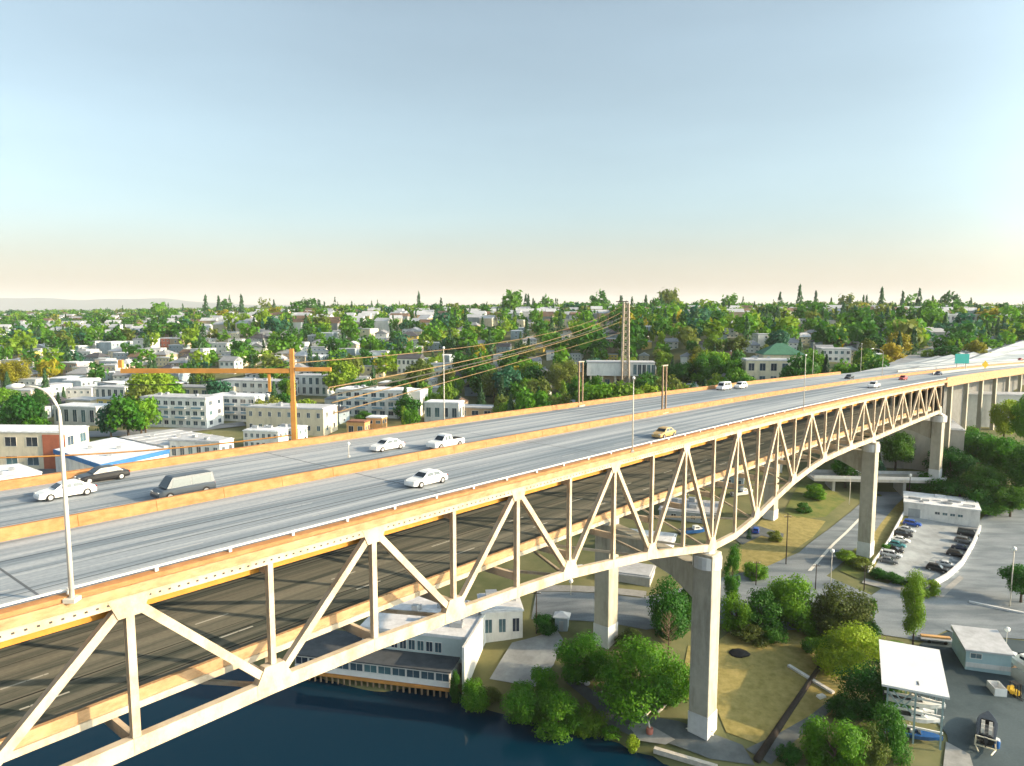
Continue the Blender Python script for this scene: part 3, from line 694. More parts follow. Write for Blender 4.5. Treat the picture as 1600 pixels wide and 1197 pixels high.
tree(1320, 762, 50, 52, 'broad', 'dark', 'dark tree above the overpass seen under the truss', 0, 3500, .036)
for i, (px, py, l) in enumerate([(1470, 783, 'left'), (1497, 781, 'middle'), (1522, 782, 'right')]):
    tree(px, py, 40, 24, 'dome', 'bright', f'light topped hedge shrub behind the white workshop roof, {l} one of three', i, 2400, .05)
for i, (px, py, l) in enumerate([(1372, 903, 'left'), (1394, 909, 'middle'), (1417, 915, 'right')]):
    tree(px, py, 32, 18, 'dome', 'dark', f'low clipped hedge shrub along the near side of the parking lot, {l} one of three', i, 2000, .055)
tree(1275, 778, 40, 26, 'dome', 'mid', 'low shrub on the grassy slope under the truss', 2, 2200, .05)
tree(1255, 800, 26, 18, 'dome', 'dark', 'small dark shrub at the foot of the grassy slope under the truss', 3, 1600, .055)
tree(1212, 846, 26, 20, 'dome', 'olive', 'small olive shrub beside the footpath under the truss', 0, 1600, .055)
tree(1170, 842, 12, 20, 'conifer', 'needle', 'tiny conifer on the dry verge behind the nearest pier', 0, 900, .05)
tree(1320, 880, 36, 26, 'dome', 'bright', 'yellow green shrub at the foot of the second pier column, left side', 1, 2200, .05)
tree(1347, 889, 36, 24, 'dome', 'olive', 'olive shrub at the foot of the second pier column, front side', 4, 2200, .05)
tree(1385, 862, 18, 16, 'dome', 'mid', 'small shrub along the low white wall beside the second pier', 2, 1400, .06)
tree(1500, 792, 90, 50, 'dome', 'dark', 'dark thicket filling the foot of the grove above the workshop', 2, 4500, .032)
tree(1555, 800, 90, 46, 'dome', 'dark', 'dark thicket at the top of the wide street left of its edge', 3, 4500, .032)
tree(1450, 770, 70, 42, 'dome', 'mid', 'green thicket between the last truss pier and the overpass', 4, 4000, .034)
tree(1525, 720, 80, 60, 'dome', 'teal', 'blue green rounded shrub high in the grove by the viaduct', 5, 4500, .032)
tree(1215, 960, 60, 60, 'dome', 'bright', 'light green shrub at the back of the clump behind the lawn', 0, 3200, .036)
tree(1345, 1000, 60, 50, 'dome', 'dark', 'dark shrub at the right foot of the brownish green tree', 1, 3000, .036)
tree(1180, 905, 44, 34, 'dome', 'mid', 'green shrub on the verge behind the clump of trees', 2, 2400, .04)
# beyond the far parapet
tree(842, 646, 80, 34, 'dome', 'teal', 'wide blue green shrub mass just beyond the far parapet left of the sign posts', 1, 5000, .03)
tree(795, 652, 50, 28, 'dome', 'teal', 'lower blue green shrub beyond the far parapet, left of the wide mass', 2, 3500, .035)
tree(888, 634, 38, 24, 'dome', 'mid', 'green shrub beside the left sign posts beyond the far parapet', 3, 2600, .042)
tree(878, 622, 62, 64, 'broad', 'olive', 'large olive and green round tree left of the cantilevered grey building', 2, 5000, .03)
tree(22, 612, 66, 54, 'broad', 'gold', 'big golden green round tree at the left edge', 4, 5000, .03)
tree(12, 655, 50, 52, 'broad', 'mid', 'green tree at the left edge below the golden one', 0, 4000, .034)
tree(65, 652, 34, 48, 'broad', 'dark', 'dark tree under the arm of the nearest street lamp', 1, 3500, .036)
tree(1062, 612, 56, 50, 'broad', 'dark', 'dark tree right of the twin posts on the median', 3, 4000, .034)
tree(1108, 606, 56, 58, 'broad', 'mid', 'green tree with golden side left of the beige apartment block', 2, 4500, .032)
tree(1085, 612, 34, 34, 'conifer', 'needle', 'pointed dark conifer between the twin posts and beige apartment block', 1, 2500, .035)
tree(675, 640, 30, 28, 'broad', 'mid', 'leafy green tree at the right end of the white modern flats', 3, 3000, .038)
tree(570, 668, 36, 26, 'broad', 'dark', 'dark green small tree behind the orange sheds', 1, 3000, .038)
tree(500, 668, 60, 12, 'dome', 'mid', 'low green hedge beside the long cream building', 1, 2400, .05)
# bare dead tree by the pier
def bare_tree(px, py, wpx, hpx, label):
    p = gp(px, py); k = pxm(p); t = thing('bare_tree', label, 'tree', p); H, W = hpx * k, wpx * k
    r = random.Random(3); tr = MB(); tr.tube([(0, 0, -.3), (.05, 0, H * .5), (0, .05, H)], [.16, .11, .03], 6); tr.build('trunk', m_bark, t)
    b = MB()
    for i in range(34):
        a = r.uniform(0, 6.28); z = H * r.uniform(.25, .9); L = W * .5 * r.uniform(.5, 1) * (1.15 - z / H * .6)
        e = Vector((math.cos(a) * L, math.sin(a) * L, z + L * .9)); b.tube([(0, 0, z), e * .5 + Vector((0, 0, z * .5)), e], [.05, .035, .012], 4)
        for j in range(4):
            a2 = a + r.uniform(-1, 1); q = e * r.uniform(.5, 1); q.z = z + (e.z - z) * (q.xy.length / max(L, .01)); b.tube([q, q + Vector((math.cos(a2) * .6, math.sin(a2) * .6, .8))], [.025, .008], 3)
    b.build('branch', m_deadbark, t)
bare_tree(1044, 1024, 36, 66, 'bare brown twiggy tree in front of the dark trees left of the nearest pier')
# ---------------------------------------------------------------- vehicles
m_glass = mat('dark_glass', (0.018, 0.024, 0.03), 0.08, 0.1, 1.0, spec=0.6)
m_tyre = mat('tyre_rubber', (0.015, 0.015, 0.016), 0.9, 0.2, 4.0)
m_rim = mat('alloy_rim', (0.5, 0.5, 0.52), 0.35, 0.1, 4.0, metal=0.8)
m_lamp = mat('lamp_glass', (0.75, 0.75, 0.72), 0.15, 0.05, 3.0)
m_redlamp = mat('red_lamp_glass', (0.45, 0.015, 0.012), 0.2, 0.1, 3.0)
PAINT = {'white': (.78, .77, .75), 'silver': (.48, .5, .52), 'grey': (.16, .17, .18), 'black': (.018, .018, .02), 'navy': (.012, .022, .055), 'blue': (.02, .09, .42),
         'slate': (.045, .058, .075), 'red': (.38, .03, .025), 'tan': (.50, .33, .13), 'brown': (.16, .085, .04), 'teal': (.05, .2, .22), 'cream': (.72, .66, .5)}
def paint(c): return mat(c + '_car_paint', PAINT[c], 0.28, 0.05, 0.8, spec=0.55)
CARM = {}
def car_meshes(style, c):
    key = (style, c)
    if key in CARM: return CARM[key]
    L, W = {'sedan': (4.7, 1.82), 'hatch': (4.2, 1.8), 'suv': (4.8, 1.95), 'pickup': (5.4, 1.98), 'van': (5.3, 2.02)}[style]
    # side outline: (x from the tail, bonnet height, width factor)
    prof = {'sedan': [(-.5, .62, .80), (-.46, .86, .92), (-.30, .95, 1), (.0, .93, 1), (.20, .90, 1), (.40, .78, .95), (.48, .66, .84), (.5, .52, .76)],
            'hatch': [(-.5, .68, .82), (-.47, .92, .94), (-.30, .98, 1), (.0, .96, 1), (.22, .92, 1), (.40, .80, .95), (.48, .66, .84), (.5, .54, .76)],
            'suv': [(-.5, .75, .86), (-.47, 1.02, .96), (-.30, 1.08, 1), (.0, 1.06, 1), (.22, 1.04, 1), (.42, .96, .96), (.49, .82, .88), (.5, .64, .8)],
            'pickup': [(-.5, .80, .92), (-.485, 1.05, .98), (-.30, 1.06, 1), (.0, 1.06, 1), (.22, 1.06, 1), (.42, .98, .97), (.49, .84, .9), (.5, .66, .82)],
            'van': [(-.5, .80, .92), (-.485, 1.1, .98), (-.30, 1.12, 1), (.0, 1.12, 1), (.28, 1.08, 1), (.43, .98, .96), (.49, .8, .88), (.5, .62, .8)]}[style]
    cab = {'sedan': (-.36, -.22, .06, .24, 1.43), 'hatch': (-.47, -.38, .06, .24, 1.48), 'suv': (-.47, -.40, .08, .25, 1.74), 'pickup': (-.10, -.06, .12, .25, 1.78), 'van': (-.485, -.46, .24, .36, 2.05)}[style]
    z0 = .24 if style in ('sedan', 'hatch') else .32
    rings = []
    for x, z, w in prof:
        h = W / 2 * w; rings.append([(x*L, -h*.93, z0), (x*L, -h, z0 + (z - z0)*.35), (x*L, -h*.98, z0 + (z - z0)*.78), (x*L, -h*.86, z), (x*L, h*.86, z), (x*L, h*.98, z0 + (z - z0)*.78), (x*L, h, z0 + (z - z0)*.35), (x*L, h*.93, z0)])
    body = MB(); body.loft(rings)
    a, b, c2, d, zt = cab; zb = prof[3][1] - .03; hb, ht = W/2*.86, W/2*.70
    def ring(xa, xb, z, h): return [(xa*L, -h, z), (xb*L, -h, z), (xb*L, h, z), (xa*L, h, z)]
    body.loft([ring(a, d, zb, hb), ring(a*.25 + b*.75, d*.25 + c2*.75, zb + (zt - zb)*.75, hb*.2 + ht*.8), ring(b, c2, zt - .05, ht), ring(b + .03, c2 - .04, zt, ht*.86)])
    if style == 'pickup': body.box((-.30*L, 0, 1.065), (.34*L, W*.74, .02), mi=1)
    K = {}
    K['body'] = body.mesh('body', [paint(c), m_tyre], False)
    # window panes stand 15 mm proud of the cabin sides
    def pane(p): 
        g = MB(); g.add(p, [(0, 1, 2, 3)]); return g
    zl, zh = zb + .06, zb + (zt - zb) * .74; fl = .06/(zt-zb); fh = .74
    lerp = lambda u, v, t: u + (v - u) * t
    def yx(z): t = (z - zb)/((zt - zb)*.75); return lerp(hb, hb*.2 + ht*.8, t)
    def xf(z): t = (z - zb)/((zt - zb)*.75); return lerp(d, d*.25 + c2*.75, t)*L
    def xr(z): t = (z - zb)/((zt - zb)*.75); return lerp(a, a*.25 + b*.75, t)*L
    e = .015
    K['windscreen'] = pane([(xf(zl) + e, -yx(zl)*.88, zl), (xf(zl) + e, yx(zl)*.88, zl), (xf(zh) + e, yx(zh)*.86, zh), (xf(zh) + e, -yx(zh)*.86, zh)]).mesh('windscreen', m_glass)
    K['rear_window'] = pane([(xr(zl) - e, yx(zl)*.85, zl), (xr(zl) - e, -yx(zl)*.85, zl), (xr(zh) - e, -yx(zh)*.82, zh), (xr(zh) - e, yx(zh)*.82, zh)]).mesh('rear_window', m_glass)
    for s in (-1, 1):
        g = MB(); x0l, x1l, x0h, x1h = xr(zl) + .12*L*.5, xf(zl) - .07*L, xr(zh) + .06*L*.5, xf(zh) - .03*L; m = (x0l + x1l)/2
        g.add([(x0l, s*(yx(zl)+e), zl), (m - .05, s*(yx(zl)+e), zl), (m - .05, s*(yx(zh)+e), zh), (x0h, s*(yx(zh)+e), zh)], [(0,1,2,3)])
        g.add([(m + .05, s*(yx(zl)+e), zl), (x1l, s*(yx(zl)+e), zl), (x1h, s*(yx(zh)+e), zh), (m + .05, s*(yx(zh)+e), zh)], [(0,1,2,3)])
        K['side_window', s] = g.mesh('side_window', m_glass)
    r = .33 if z0 < .3 else .38
    g = MB(); g.tube([(0, -.11, 0), (0, .11, 0)], r, 16); K['tyre'] = g.mesh('tyre', m_tyre, False)
    g = MB(); g.tube([(0, -.125, 0), (0, .125, 0)], r*.62, 12); K['rim'] = g.mesh('rim', m_rim, False)
    g = MB(); g.box((0, 0, 0), (.06, .34, .13)); K['headlight'] = g.mesh('headlight', m_lamp)
    g = MB(); g.box((0, 0, 0), (.05, .30, .14)); K['tail_light'] = g.mesh('tail_light', m_redlamp)
    K['dim'] = (L, W, r, prof); CARM[key] = K; return K
def car(style, c, pos, rz, label, cat=None, group=None, tilt=0.0):
    K = car_meshes(style, c); L, W, r, prof = K['dim']
    nm = {'sedan': 'sedan_car', 'hatch': 'hatchback_car', 'suv': 'suv_car', 'pickup': 'pickup_truck', 'van': 'van'}[style]
    t = thing(nm, label, cat or {'pickup': 'pickup truck', 'van': 'van'}.get(style, 'car'), pos, rz, group)
    t.rotation_euler = (0, tilt, rz)
    link('body', K['body'], t); link('windscreen', K['windscreen'], t); link('rear_window', K['rear_window'], t)
    for s in (-1, 1): link('side_window', K['side_window', s], t)
    for x in (-.31, .32):
        for s in (-1, 1):
            w = link('wheel', K['tyre'], t); w.location = (x*L, s*(W/2 - .10), r); link('rim', K['rim'], w)
    for s in (-1, 1):
        h = link('headlight', K['headlight'], t); h.location = (L*.485, s*W*.30, prof[6][1] - .02)
        h = link('tail_light', K['tail_light'], t); h.location = (-L*.492, s*W*.34, prof[1][1] - .14)
    return t
_gs = np.arange(-30, 640, 1.0)
def deck_at(px, py, dz=0.0):
    best = None
    for o in np.arange(1, 33.5, .5):
        s = s_cache(o, px); y = topx(bp(s, o, dz))[1]
        if best is None or abs(y - py) < best[0]: best = (abs(y - py), s, o)
    return best[1], best[2]
_sc = {}
def s_cache(o, px):
    if o not in _sc:
        P = [topx(bp(s, o)) if bp(s, o).y > 5 else (-1e6, 0) for s in _gs]; _sc[o] = np.array([p[0] for p in P])
    return float(np.interp(px, _sc[o], _gs))
def deck_car(px, py, style, c, label, flip=True, group='vehicles driving on the upper deck'):
    s, o = deck_at(px, py); p = bp(s, o); p.z += .015
    return car(style, c, p, brz(s) + (math.pi if flip else 0), label, group=group, tilt=math.atan(GR) * (-1 if flip else 1))
deck_car(103, 776, 'sedan', 'white', 'white sedan nearest the left edge, beside the first street lamp pole')
deck_car(160, 751, 'sedan', 'black', 'dark car in the far lane just behind the left white sedan')
deck_car(287, 774, 'van', 'slate', 'dark slate grey van close behind the median on the left part of the deck')
deck_car(605, 703, 'sedan', 'white', 'white sedan in the middle lanes beyond the median, left of the other white car')
deck_car(696, 699, 'pickup', 'white', 'white pickup half hidden behind the median barrier at mid deck')
deck_car(666, 757, 'sedan', 'white', 'white rounded sedan alone on the near carriageway')
deck_car(1037, 682, 'sedan', 'tan', 'golden tan car close to the near railing right of the tall thin lamp pole')
deck_car(1157, 607, 'suv', 'white', 'white car by the far parapet in front of the beige apartment block')
deck_car(1131, 609, 'van', 'white', 'white van by the far parapet left of the white car')
deck_car(1365, 606, 'pickup', 'white', 'white pickup truck on the near carriageway above the second pier')
deck_car(1411, 594, 'hatch', 'red', 'red hatchback on the near carriageway beyond the white pickup')
deck_car(1327, 592, 'sedan', 'black', 'black car in the far carriageway before the teal sign')
deck_car(1466, 586, 'sedan', 'navy', 'dark blue car beside the median beyond the red hatchback')
deck_car(1594, 563, 'hatch', 'red', 'red car at the right edge of the motorway')

# the parking lot
_l0 = gp(1424, 820); _l1 = gp(1386, 882); ldir = math.atan2(_l1.y - _l0.y, _l1.x - _l0.x)
lot = [(1425, 822, 'suv', 'blue', 'bright blue car at the far end of the left parking row'),
       (1416, 831, 'sedan', 'silver', 'silver car next to the bright blue one in the parking lot'),
       (1411, 839, 'suv', 'black', 'black car third from the far end of the left parking row'),
       (1407, 847, 'sedan', 'white', 'white car in the middle of the left parking row'),
       (1402, 855, 'hatch', 'teal', 'dark teal car below the white one in the left parking row'),
       (1397, 863, 'sedan', 'black', 'black sedan near the gate end of the left parking row'),
       (1393, 871, 'suv', 'silver', 'silver car second from the near end of the left parking row'),
       (1388, 880, 'sedan', 'grey', 'grey car at the near end of the left parking row'),
       (1512, 838, 'van', 'black', 'black van at the far end of the right parking row'),
       (1507, 849, 'suv', 'grey', 'grey car second in the right parking row'),
       (1502, 860, 'sedan', 'navy', 'dark blue sedan third in the right parking row'),
       (1495, 870, 'suv', 'black', 'black car at the near end of the right parking row'),
       (1478, 886, 'sedan', 'silver', 'silver sedan parked at the near right corner of the lot'),
       (1464, 893, 'suv', 'black', 'black car at the near right corner of the lot, beside the silver sedan')]
for px, py, st, c, l in lot:
    p = gp(px, py); p.z += .17; car(st, c, p, ldir + math.pi/2 + rnd.uniform(-.06, .06), l, group='cars parked in the white walled lot')
p = gp(1181, 832); p.z += .15; car('hatch', 'blue', p, 1.2, 'small blue car beside the footpath under the truss')
p = gp(78, 722); p.z += .1; car('suv', 'silver', p, .3, 'silver car parked in front of the cream and red brick building')
p = gp(222, 674); p.z += .1; car('sedan', 'navy', p, .1, 'dark blue car on the road below the white apartment block')

# ---------------------------------------------------------------- poles, lamps, signs, wires
m_pole = mat('painted_steel_pole', (0.62, 0.58, 0.50), 0.5, 0.08, 1.0)
m_orange = mat('orange_steel', (0.52, 0.24, 0.06), 0.6, 0.2, 0.6)
m_wood = mat('weathered_pole_wood', (0.24, 0.17, 0.11), 0.9, 0.25, 1.5)
m_sand = mat('sandy_tower_steel', (0.42, 0.35, 0.27), 0.8, 0.2, 0.8)
m_darkwood = mat('dark_creosote_wood', (0.035, 0.027, 0.022), 0.9, 0.3, 1.5)
m_globe = mat('lamp_globe', (0.85, 0.85, 0.82), 0.3, 0.03, 1.0)
def street_lamp(base, H, arm, az, label, r=.11, group=None, big=False):
    """arm: reach of the curved arm in metres towards azimuth az (0 = straight pole)"""
    t = thing('street_lamp', label, 'street lamp', base, 0, group)
    k = MB(); 
    if arm:
        pts = [(0, 0, 0), (0, 0, H * .5), (0, 0, H * .86)]; rs = [r, r * .8, r * .62]
        for i in range(1, 8):
            a = i / 7 * math.pi / 2; x = arm * .8 * (1 - math.cos(a)); pts.append((math.cos(az) * x, math.sin(az) * x, H * .86 + H * .14 * math.sin(a))); rs.append(r * .6 - i * r * .03)
        pts.append((math.cos(az) * arm, math.sin(az) * arm, H * 1.0)); rs.append(r * .36)
    else: pts = [(0, 0, 0), (0, 0, H * .5), (0, 0, H)]; rs = [r, r * .8, r * .5]
    k.tube(pts, rs, 8); k.build('pole', m_pole, t, True)
    k = MB(); k.box((0, 0, .12), (r * 4.5, r * 4.5, .24)); k.build('base_plate', m_pole, t)
    k = MB(); e = pts[-1]
    if arm: k.tube([(e[0], e[1], e[2] + .06), (e[0] + math.cos(az) * .5, e[1] + math.sin(az) * .5, e[2] + .02), (e[0] + math.cos(az) * .95, e[1] + math.sin(az) * .95, e[2] - .04)], [.08, .17, .1], 8)
    else: k.tube([(0, 0, H - .02), (0, 0, H + .18), (0, 0, H + .36)], [.14, .2, .08], 8)
    k.build('lamp_head', m_globe, t, True); return t
def bridge_lamp(px, ybase, ytop, off, label, arm=0, left=True, r=.11):
    s = s_cache(round(off * 2) / 2, px) if off > 0 else s_at(px, off)
    b = bp(s, off, 0); d = math.hypot(b.x, b.y); 
    dep = b.y * cP - (b.z - CAMZ) * sP; yb = topx(b)[1]; H = (yb - ytop) * dep / FPX * 1.0
    az = math.pi if left else 0
    return street_lamp(b, H, arm, az, label, r)
bridge_lamp(118, 935, 602, -.15, 'tall cream street lamp with curved arm on the near parapet at the left', 1.9, True, .15)
bridge_lamp(987, 712, 592, -.1, 'thin straight lamp pole on the near parapet in front of the tower', 0, True, .09)
bridge_lamp(1255, 640, 556, -.1, 'slender straight lamp pole on the near parapet right of the green roof', 0, True, .09)
bridge_lamp(1378, 612, 545, 16.0, 'curved arm street lamp rising from the median beyond the white pickup', 3.2, True, .1)
bridge_lamp(1270, 588, 537, 33.6, 'straight lamp pole on the far parapet right of the green roof', 0, True, .1)
bridge_lamp(1345, 582, 538, 33.6, 'pale lamp pole on the far parapet above the second pier', 0, True, .09)
bridge_lamp(695, 655, 545, 33.6, 'tall thin pole on the far parapet between mast and tower', 0, True, .09)
bridge_lamp(545, 727, 695, 23.0, 'short pale post standing on the far carriageway left of the white sedan', 0, True, .05)
def twin_posts(px, off, ytop, label):
    s = s_cache(off, px); b = bp(s, off); dep = b.y*cP - (b.z - CAMZ)*sP; H = (topx(b)[1] - ytop) * dep / FPX
    t = thing('sign_posts', label, 'sign posts', b, brz(s))
    for x in (-.62, .62):
        k = MB(); k.box((x, 0, H/2), (.26, .26, H)); k.build('post', m_wood, t)
    k = MB(); k.box((0, 0, H + .13), (1.9, .35, .2)); k.build('cap_beam', m_sand, t)
    k = MB(); k.box((0, -.02, .15), (2.0, .8, .3)); k.build('base', m_sand, t)
twin_posts(907, 33.5, 566, 'pair of heavy posts on the far parapet left of the cantilevered building')
twin_posts(1037, 16.0, 572, 'pair of heavy posts on the median right of the tower')
# orange mast with its long arm on the far side of the bridge
s = s_cache(33.5, 466); b = bp(s, 34.3, -1.0); dep = b.y*cP - (b.z - CAMZ)*sP; k_ = dep / FPX
t = thing('sign_mast', 'orange steel mast with a very long horizontal arm standing at the far parapet', 'mast', b)
H = (topx(b)[1] - 545) * k_; za = (topx(b)[1] - 579) * k_
k = MB(); k.box((0, 0, H*.25), (.62, .5, H*.5), 0); k.box((0, 0, H*.75 + .001), (.5, .42, H*.5), 0); k.build('post', m_orange, t)
k = MB(); k.box((-11.2, 0, za), (21.6, .45, .58)); k.build('arm', m_orange, t)
k = MB(); k.box((2.7, 0, za + .2), (4.6, .4, .5)); k.build('counter_arm', m_orange, t)
k = MB(); k.box((-3.0, .0, za - 1.55), (.3, .3, 2.3)); k.box((-22.0, 0, za + .9), (.5, .5, 1.0)); k.build('hanger', m_orange, t)
MAST = Vector(b)
# lattice tower beyond the bridge
tw = gp(976, 612); dep = tw.y*cP - (tw.z - CAMZ)*sP; k_ = dep / FPX; H = (topx(tw)[1] - 470) * k_
t = thing('power_pylon', 'tall sandy lattice pylon with short cross arms rising behind the bridge', 'pylon', tw)
wb, wt = 2.0, 1.35
for sx, sy in ((-1,-1), (1,-1), (1,1), (-1,1)):
    k = MB(); k.beam((sx*wb, sy*wb, 0), (sx*wt, sy*wt, H*.97), .6, .6); k.build('leg', m_sand, t)
k = MB()
for i in range(14):
    z0, z1 = H*.97*i/14, H*.97*(i+1)/14; a0 = wb + (wt - wb)*i/14; a1 = wb + (wt - wb)*(i+1)/14
    for c0, c1 in (((-1,-1),(1,-1)), ((1,-1),(1,1)), ((1,1),(-1,1)), ((-1,1),(-1,-1))):
        k.beam((c0[0]*a0, c0[1]*a0, z0), (c1[0]*a1, c1[1]*a1, z1), .34, .34); k.beam((c1[0]*a0, c1[1]*a0, z0), (c0[0]*a1, c0[1]*a1, z1), .34, .34)
        k.beam((c0[0]*a1, c0[1]*a1, z1), (c1[0]*a1, c1[1]*a1, z1), .2, .2)
k.build('bracing', m_sand, t)
ARMZ = [H*.985, H*.93, H*.87, H*.81]
for i, z in enumerate(ARMZ):
    k = MB(); L0, L1 = ((-5.6, 1.2), (-2.8, 2.4), (-3.0, 2.6), (-3.0, 2.6))[i]
    k.beam((L0, 0, z), (L1, 0, z), .5, .45); k.build('cross_arm', m_darkwood if i == 0 else m_sand, t)
m_wire = mat('sunlit_cable', (0.22, 0.14, 0.06), 0.6, 0.2, 0.5)
m_wired = mat('dark_cable', (0.06, 0.055, 0.04), 0.6, 0.2, 0.5)
far_end = gp(-260, 640); far_end.z += 22
def wire(p, q, sag, r, m, label, group='power lines'):
    p, q = Vector(p), Vector(q); pts = []
    for i in range(33):
        u = i/32; c = p.lerp(q, u); c.z -= sag*4*u*(1-u); pts.append(c)
    k = MB(); k.tube(pts, r, 5); o = k.build('power_line', m, None, True); tag(o, label, 'cable', group)
wire(tw + Vector((-2.8, 0, ARMZ[1])), MAST + Vector((.2, 0, 11.8)), 4.6, .07, m_wire, 'uppermost cable from the pylon down to the orange mast')
wire(tw + Vector((-3, 0, ARMZ[2] - .3)), MAST + Vector((4.6, 0, 8.6)), 3.0, .10, m_wire, 'second cable from the top between pylon and orange mast')
wire(tw + Vector((-3, -.6, ARMZ[3])), MAST + Vector((4.9, 0, 7.6)), 2.2, .12, m_wired, 'dark cable in the middle of the bundle left of the pylon')
wire(tw + Vector((-2.6, -.9, ARMZ[3] - 2.0)), MAST + Vector((4.9, .3, 6.6)), 1.2, .09, m_wire, 'fourth cable of the bundle, just under the dark one')
wire(tw + Vector((-2.0, -1.2, ARMZ[3] - 8.0)), MAST + Vector((5.0, .5, 5.2)), .2, .07, m_wire, 'lowest cable left of the pylon')
wire(MAST + Vector((-.2, 0, 11.6)), MAST + Vector((-34, 14, 8.0)), 1.4, .06, m_wired, 'thin cable running left from the top of the orange mast')
wire(MAST + Vector((-.4, 0, 2.4)), MAST + Vector((-52, -8, 1.2)), 1.2, .10, m_orange, 'long orange cable sagging left low above the waterside road')
# street lights and poles on the ground
m_signG = mat('teal_sign_face', (0.02, 0.36, 0.33), 0.5, 0.08, 0.6)
m_signB = mat('sign_back', (0.3, 0.32, 0.33), 0.6, 0.1, 1.0)
m_signY = mat('yellow_sign_face', (0.75, 0.50, 0.02), 0.5, 0.08, 1.0)
def pole(px, yb, yt, label, m=None, r=.13, head=None, name='utility_pole', lean=0):
    p = gp(px, yb); k_ = pxm(p); H = (yb - yt)*k_
    t = thing(name, label, 'street light' if head else 'pole', p); k = MB(); k.tube([(0, 0, -.3), (0, 0, H*.5), (lean, 0, H)], [r, r*.85, r*.65], 8); k.build('pole', m or m_wood, t, True)
    if head == 'globe':
        k = MB(); k.tube([(0, 0, H - .1), (0, 0, H + .25), (0, 0, H + .7), (0, 0, H + .95)], [.15, .48, .45, .12], 12); k.build('globe', m_globe, t, True)
    elif head == 'arm':
        k = MB(); k.tube([(0, 0, H - .2), (-.6, 0, H + .1), (-1.6, 0, H + .15)], [.07, .06, .05], 6); k.build('arm', m_pole, t); k = MB(); k.box((-1.9, 0, H + .12), (.7, .3, .14)); k.build('lamp_head', m_globe, t)
    else:
        k = MB(); k.box((0, 0, H*.93), (1.8, .12, .14)); k.build('cross_arm', m or m_wood, t)
        for x in (-.75, .75):
            k = MB(); k.tube([(x, 0, H*.93 + .06), (x, 0, H*.93 + .3)], .05, 6); k.build('insulator', m_globe, t)
pole(1327, 788, 745, 'white street light under the truss by the overpass', m_pole, .12, 'arm', 'street_light')
pole(1420, 783, 744, 'street light with pale head above the parking lot', m_darkwood, .16, 'globe', 'street_light')
pole(1578, 948, 858, 'street light with white globe beside the wide street at the right', m_pole, .15, 'globe', 'street_light')
pole(1228, 882, 800, 'dark pole standing in front of the far column of the second pier', m_darkwood, .16)
pole(1274, 922, 880, 'dark pole behind the clump of trees, left of the pale one', m_darkwood, .13)
pole(1298, 912, 862, 'pale short pole on the pavement beside the side street', m_pole, .1, 'globe', 'street_light')
pole(1350, 922, 882, 'dark pole at the near left corner of the parking lot', m_darkwood, .13)
pole(1181, 915, 876, 'dark pole behind the trees right of the nearest pier', m_darkwood, .13)
pole(838, 990, 920, 'dark pole at the corner of the restaurant yard', m_darkwood, .15)
pole(892, 930, 910, 'small street light beside the bend in the street', m_pole, .08, 'globe', 'street_light')
pole(1571, 1025, 985, 'thin mast behind the blue grey boat shed', m_pole, .06, 'globe', 'street_light')
# long dark timber lying on the lawn
p0, p1 = gp(1183, 1192), gp(1287, 1036); k = MB(); p0.z += .5; p1.z += .5
k.tube([p0, p0.lerp(p1, .5), p1], [.62, .52, .42], 10); tag(k.build('timber_log', m_darkwood, None, True), 'long dark creosoted timber lying across the dry lawn', 'timber')
# sign over the motorway
s = s_cache(16.0, 1502); b = bp(s, 15.9); kk = (b.y*cP - (b.z - CAMZ)*sP)/FPX
t = thing('motorway_sign', 'teal green motorway sign on posts over the median far along the road', 'road sign', b, 0)
hb = (topx(b)[1] - 568)*kk; ht = (topx(b)[1] - 553)*kk
k = MB(); k.box((0, .1, (hb + ht)/2), (22*kk, .18, ht - hb)); k.build('sign_panel', m_signG, t)
k = MB(); k.box((0, .22, (hb + ht)/2), (20*kk, .04, (ht - hb)*.8)); k.build('sign_back', m_signB, t)
for x in (-7*kk, 7*kk):
    k = MB(); k.box((x, .4, ht/2), (.3, .3, ht)); k.build('post', m_pole, t)
s = s_at(1538, .2); b = bp(s, .2, .9); kk = (b.y*cP - (b.z - CAMZ)*sP)/FPX
t = thing('warning_sign', 'yellow diamond warning sign on the near parapet of the viaduct', 'road sign', b, 0)
k = MB(); k.tube([(0, 0, 0), (0, 0, 16*kk)], .09, 6); k.build('post', m_pole, t)
k = MB(); hh = 5.2*kk; zc = 12*kk; k.add([(-hh, -.12, zc), (0, -.12, zc - hh*1.2), (hh, -.12, zc), (0, -.12, zc + hh*1.2), (-hh, -.2, zc), (0, -.2, zc - hh*1.2), (hh, -.2, zc), (0, -.2, zc + hh*1.2)], [(0,1,2,3), (7,6,5,4), (0,4,5,1), (1,5,6,2), (2,6,7,3), (3,7,4,0)]); k.build('sign_panel', m_signY, t)
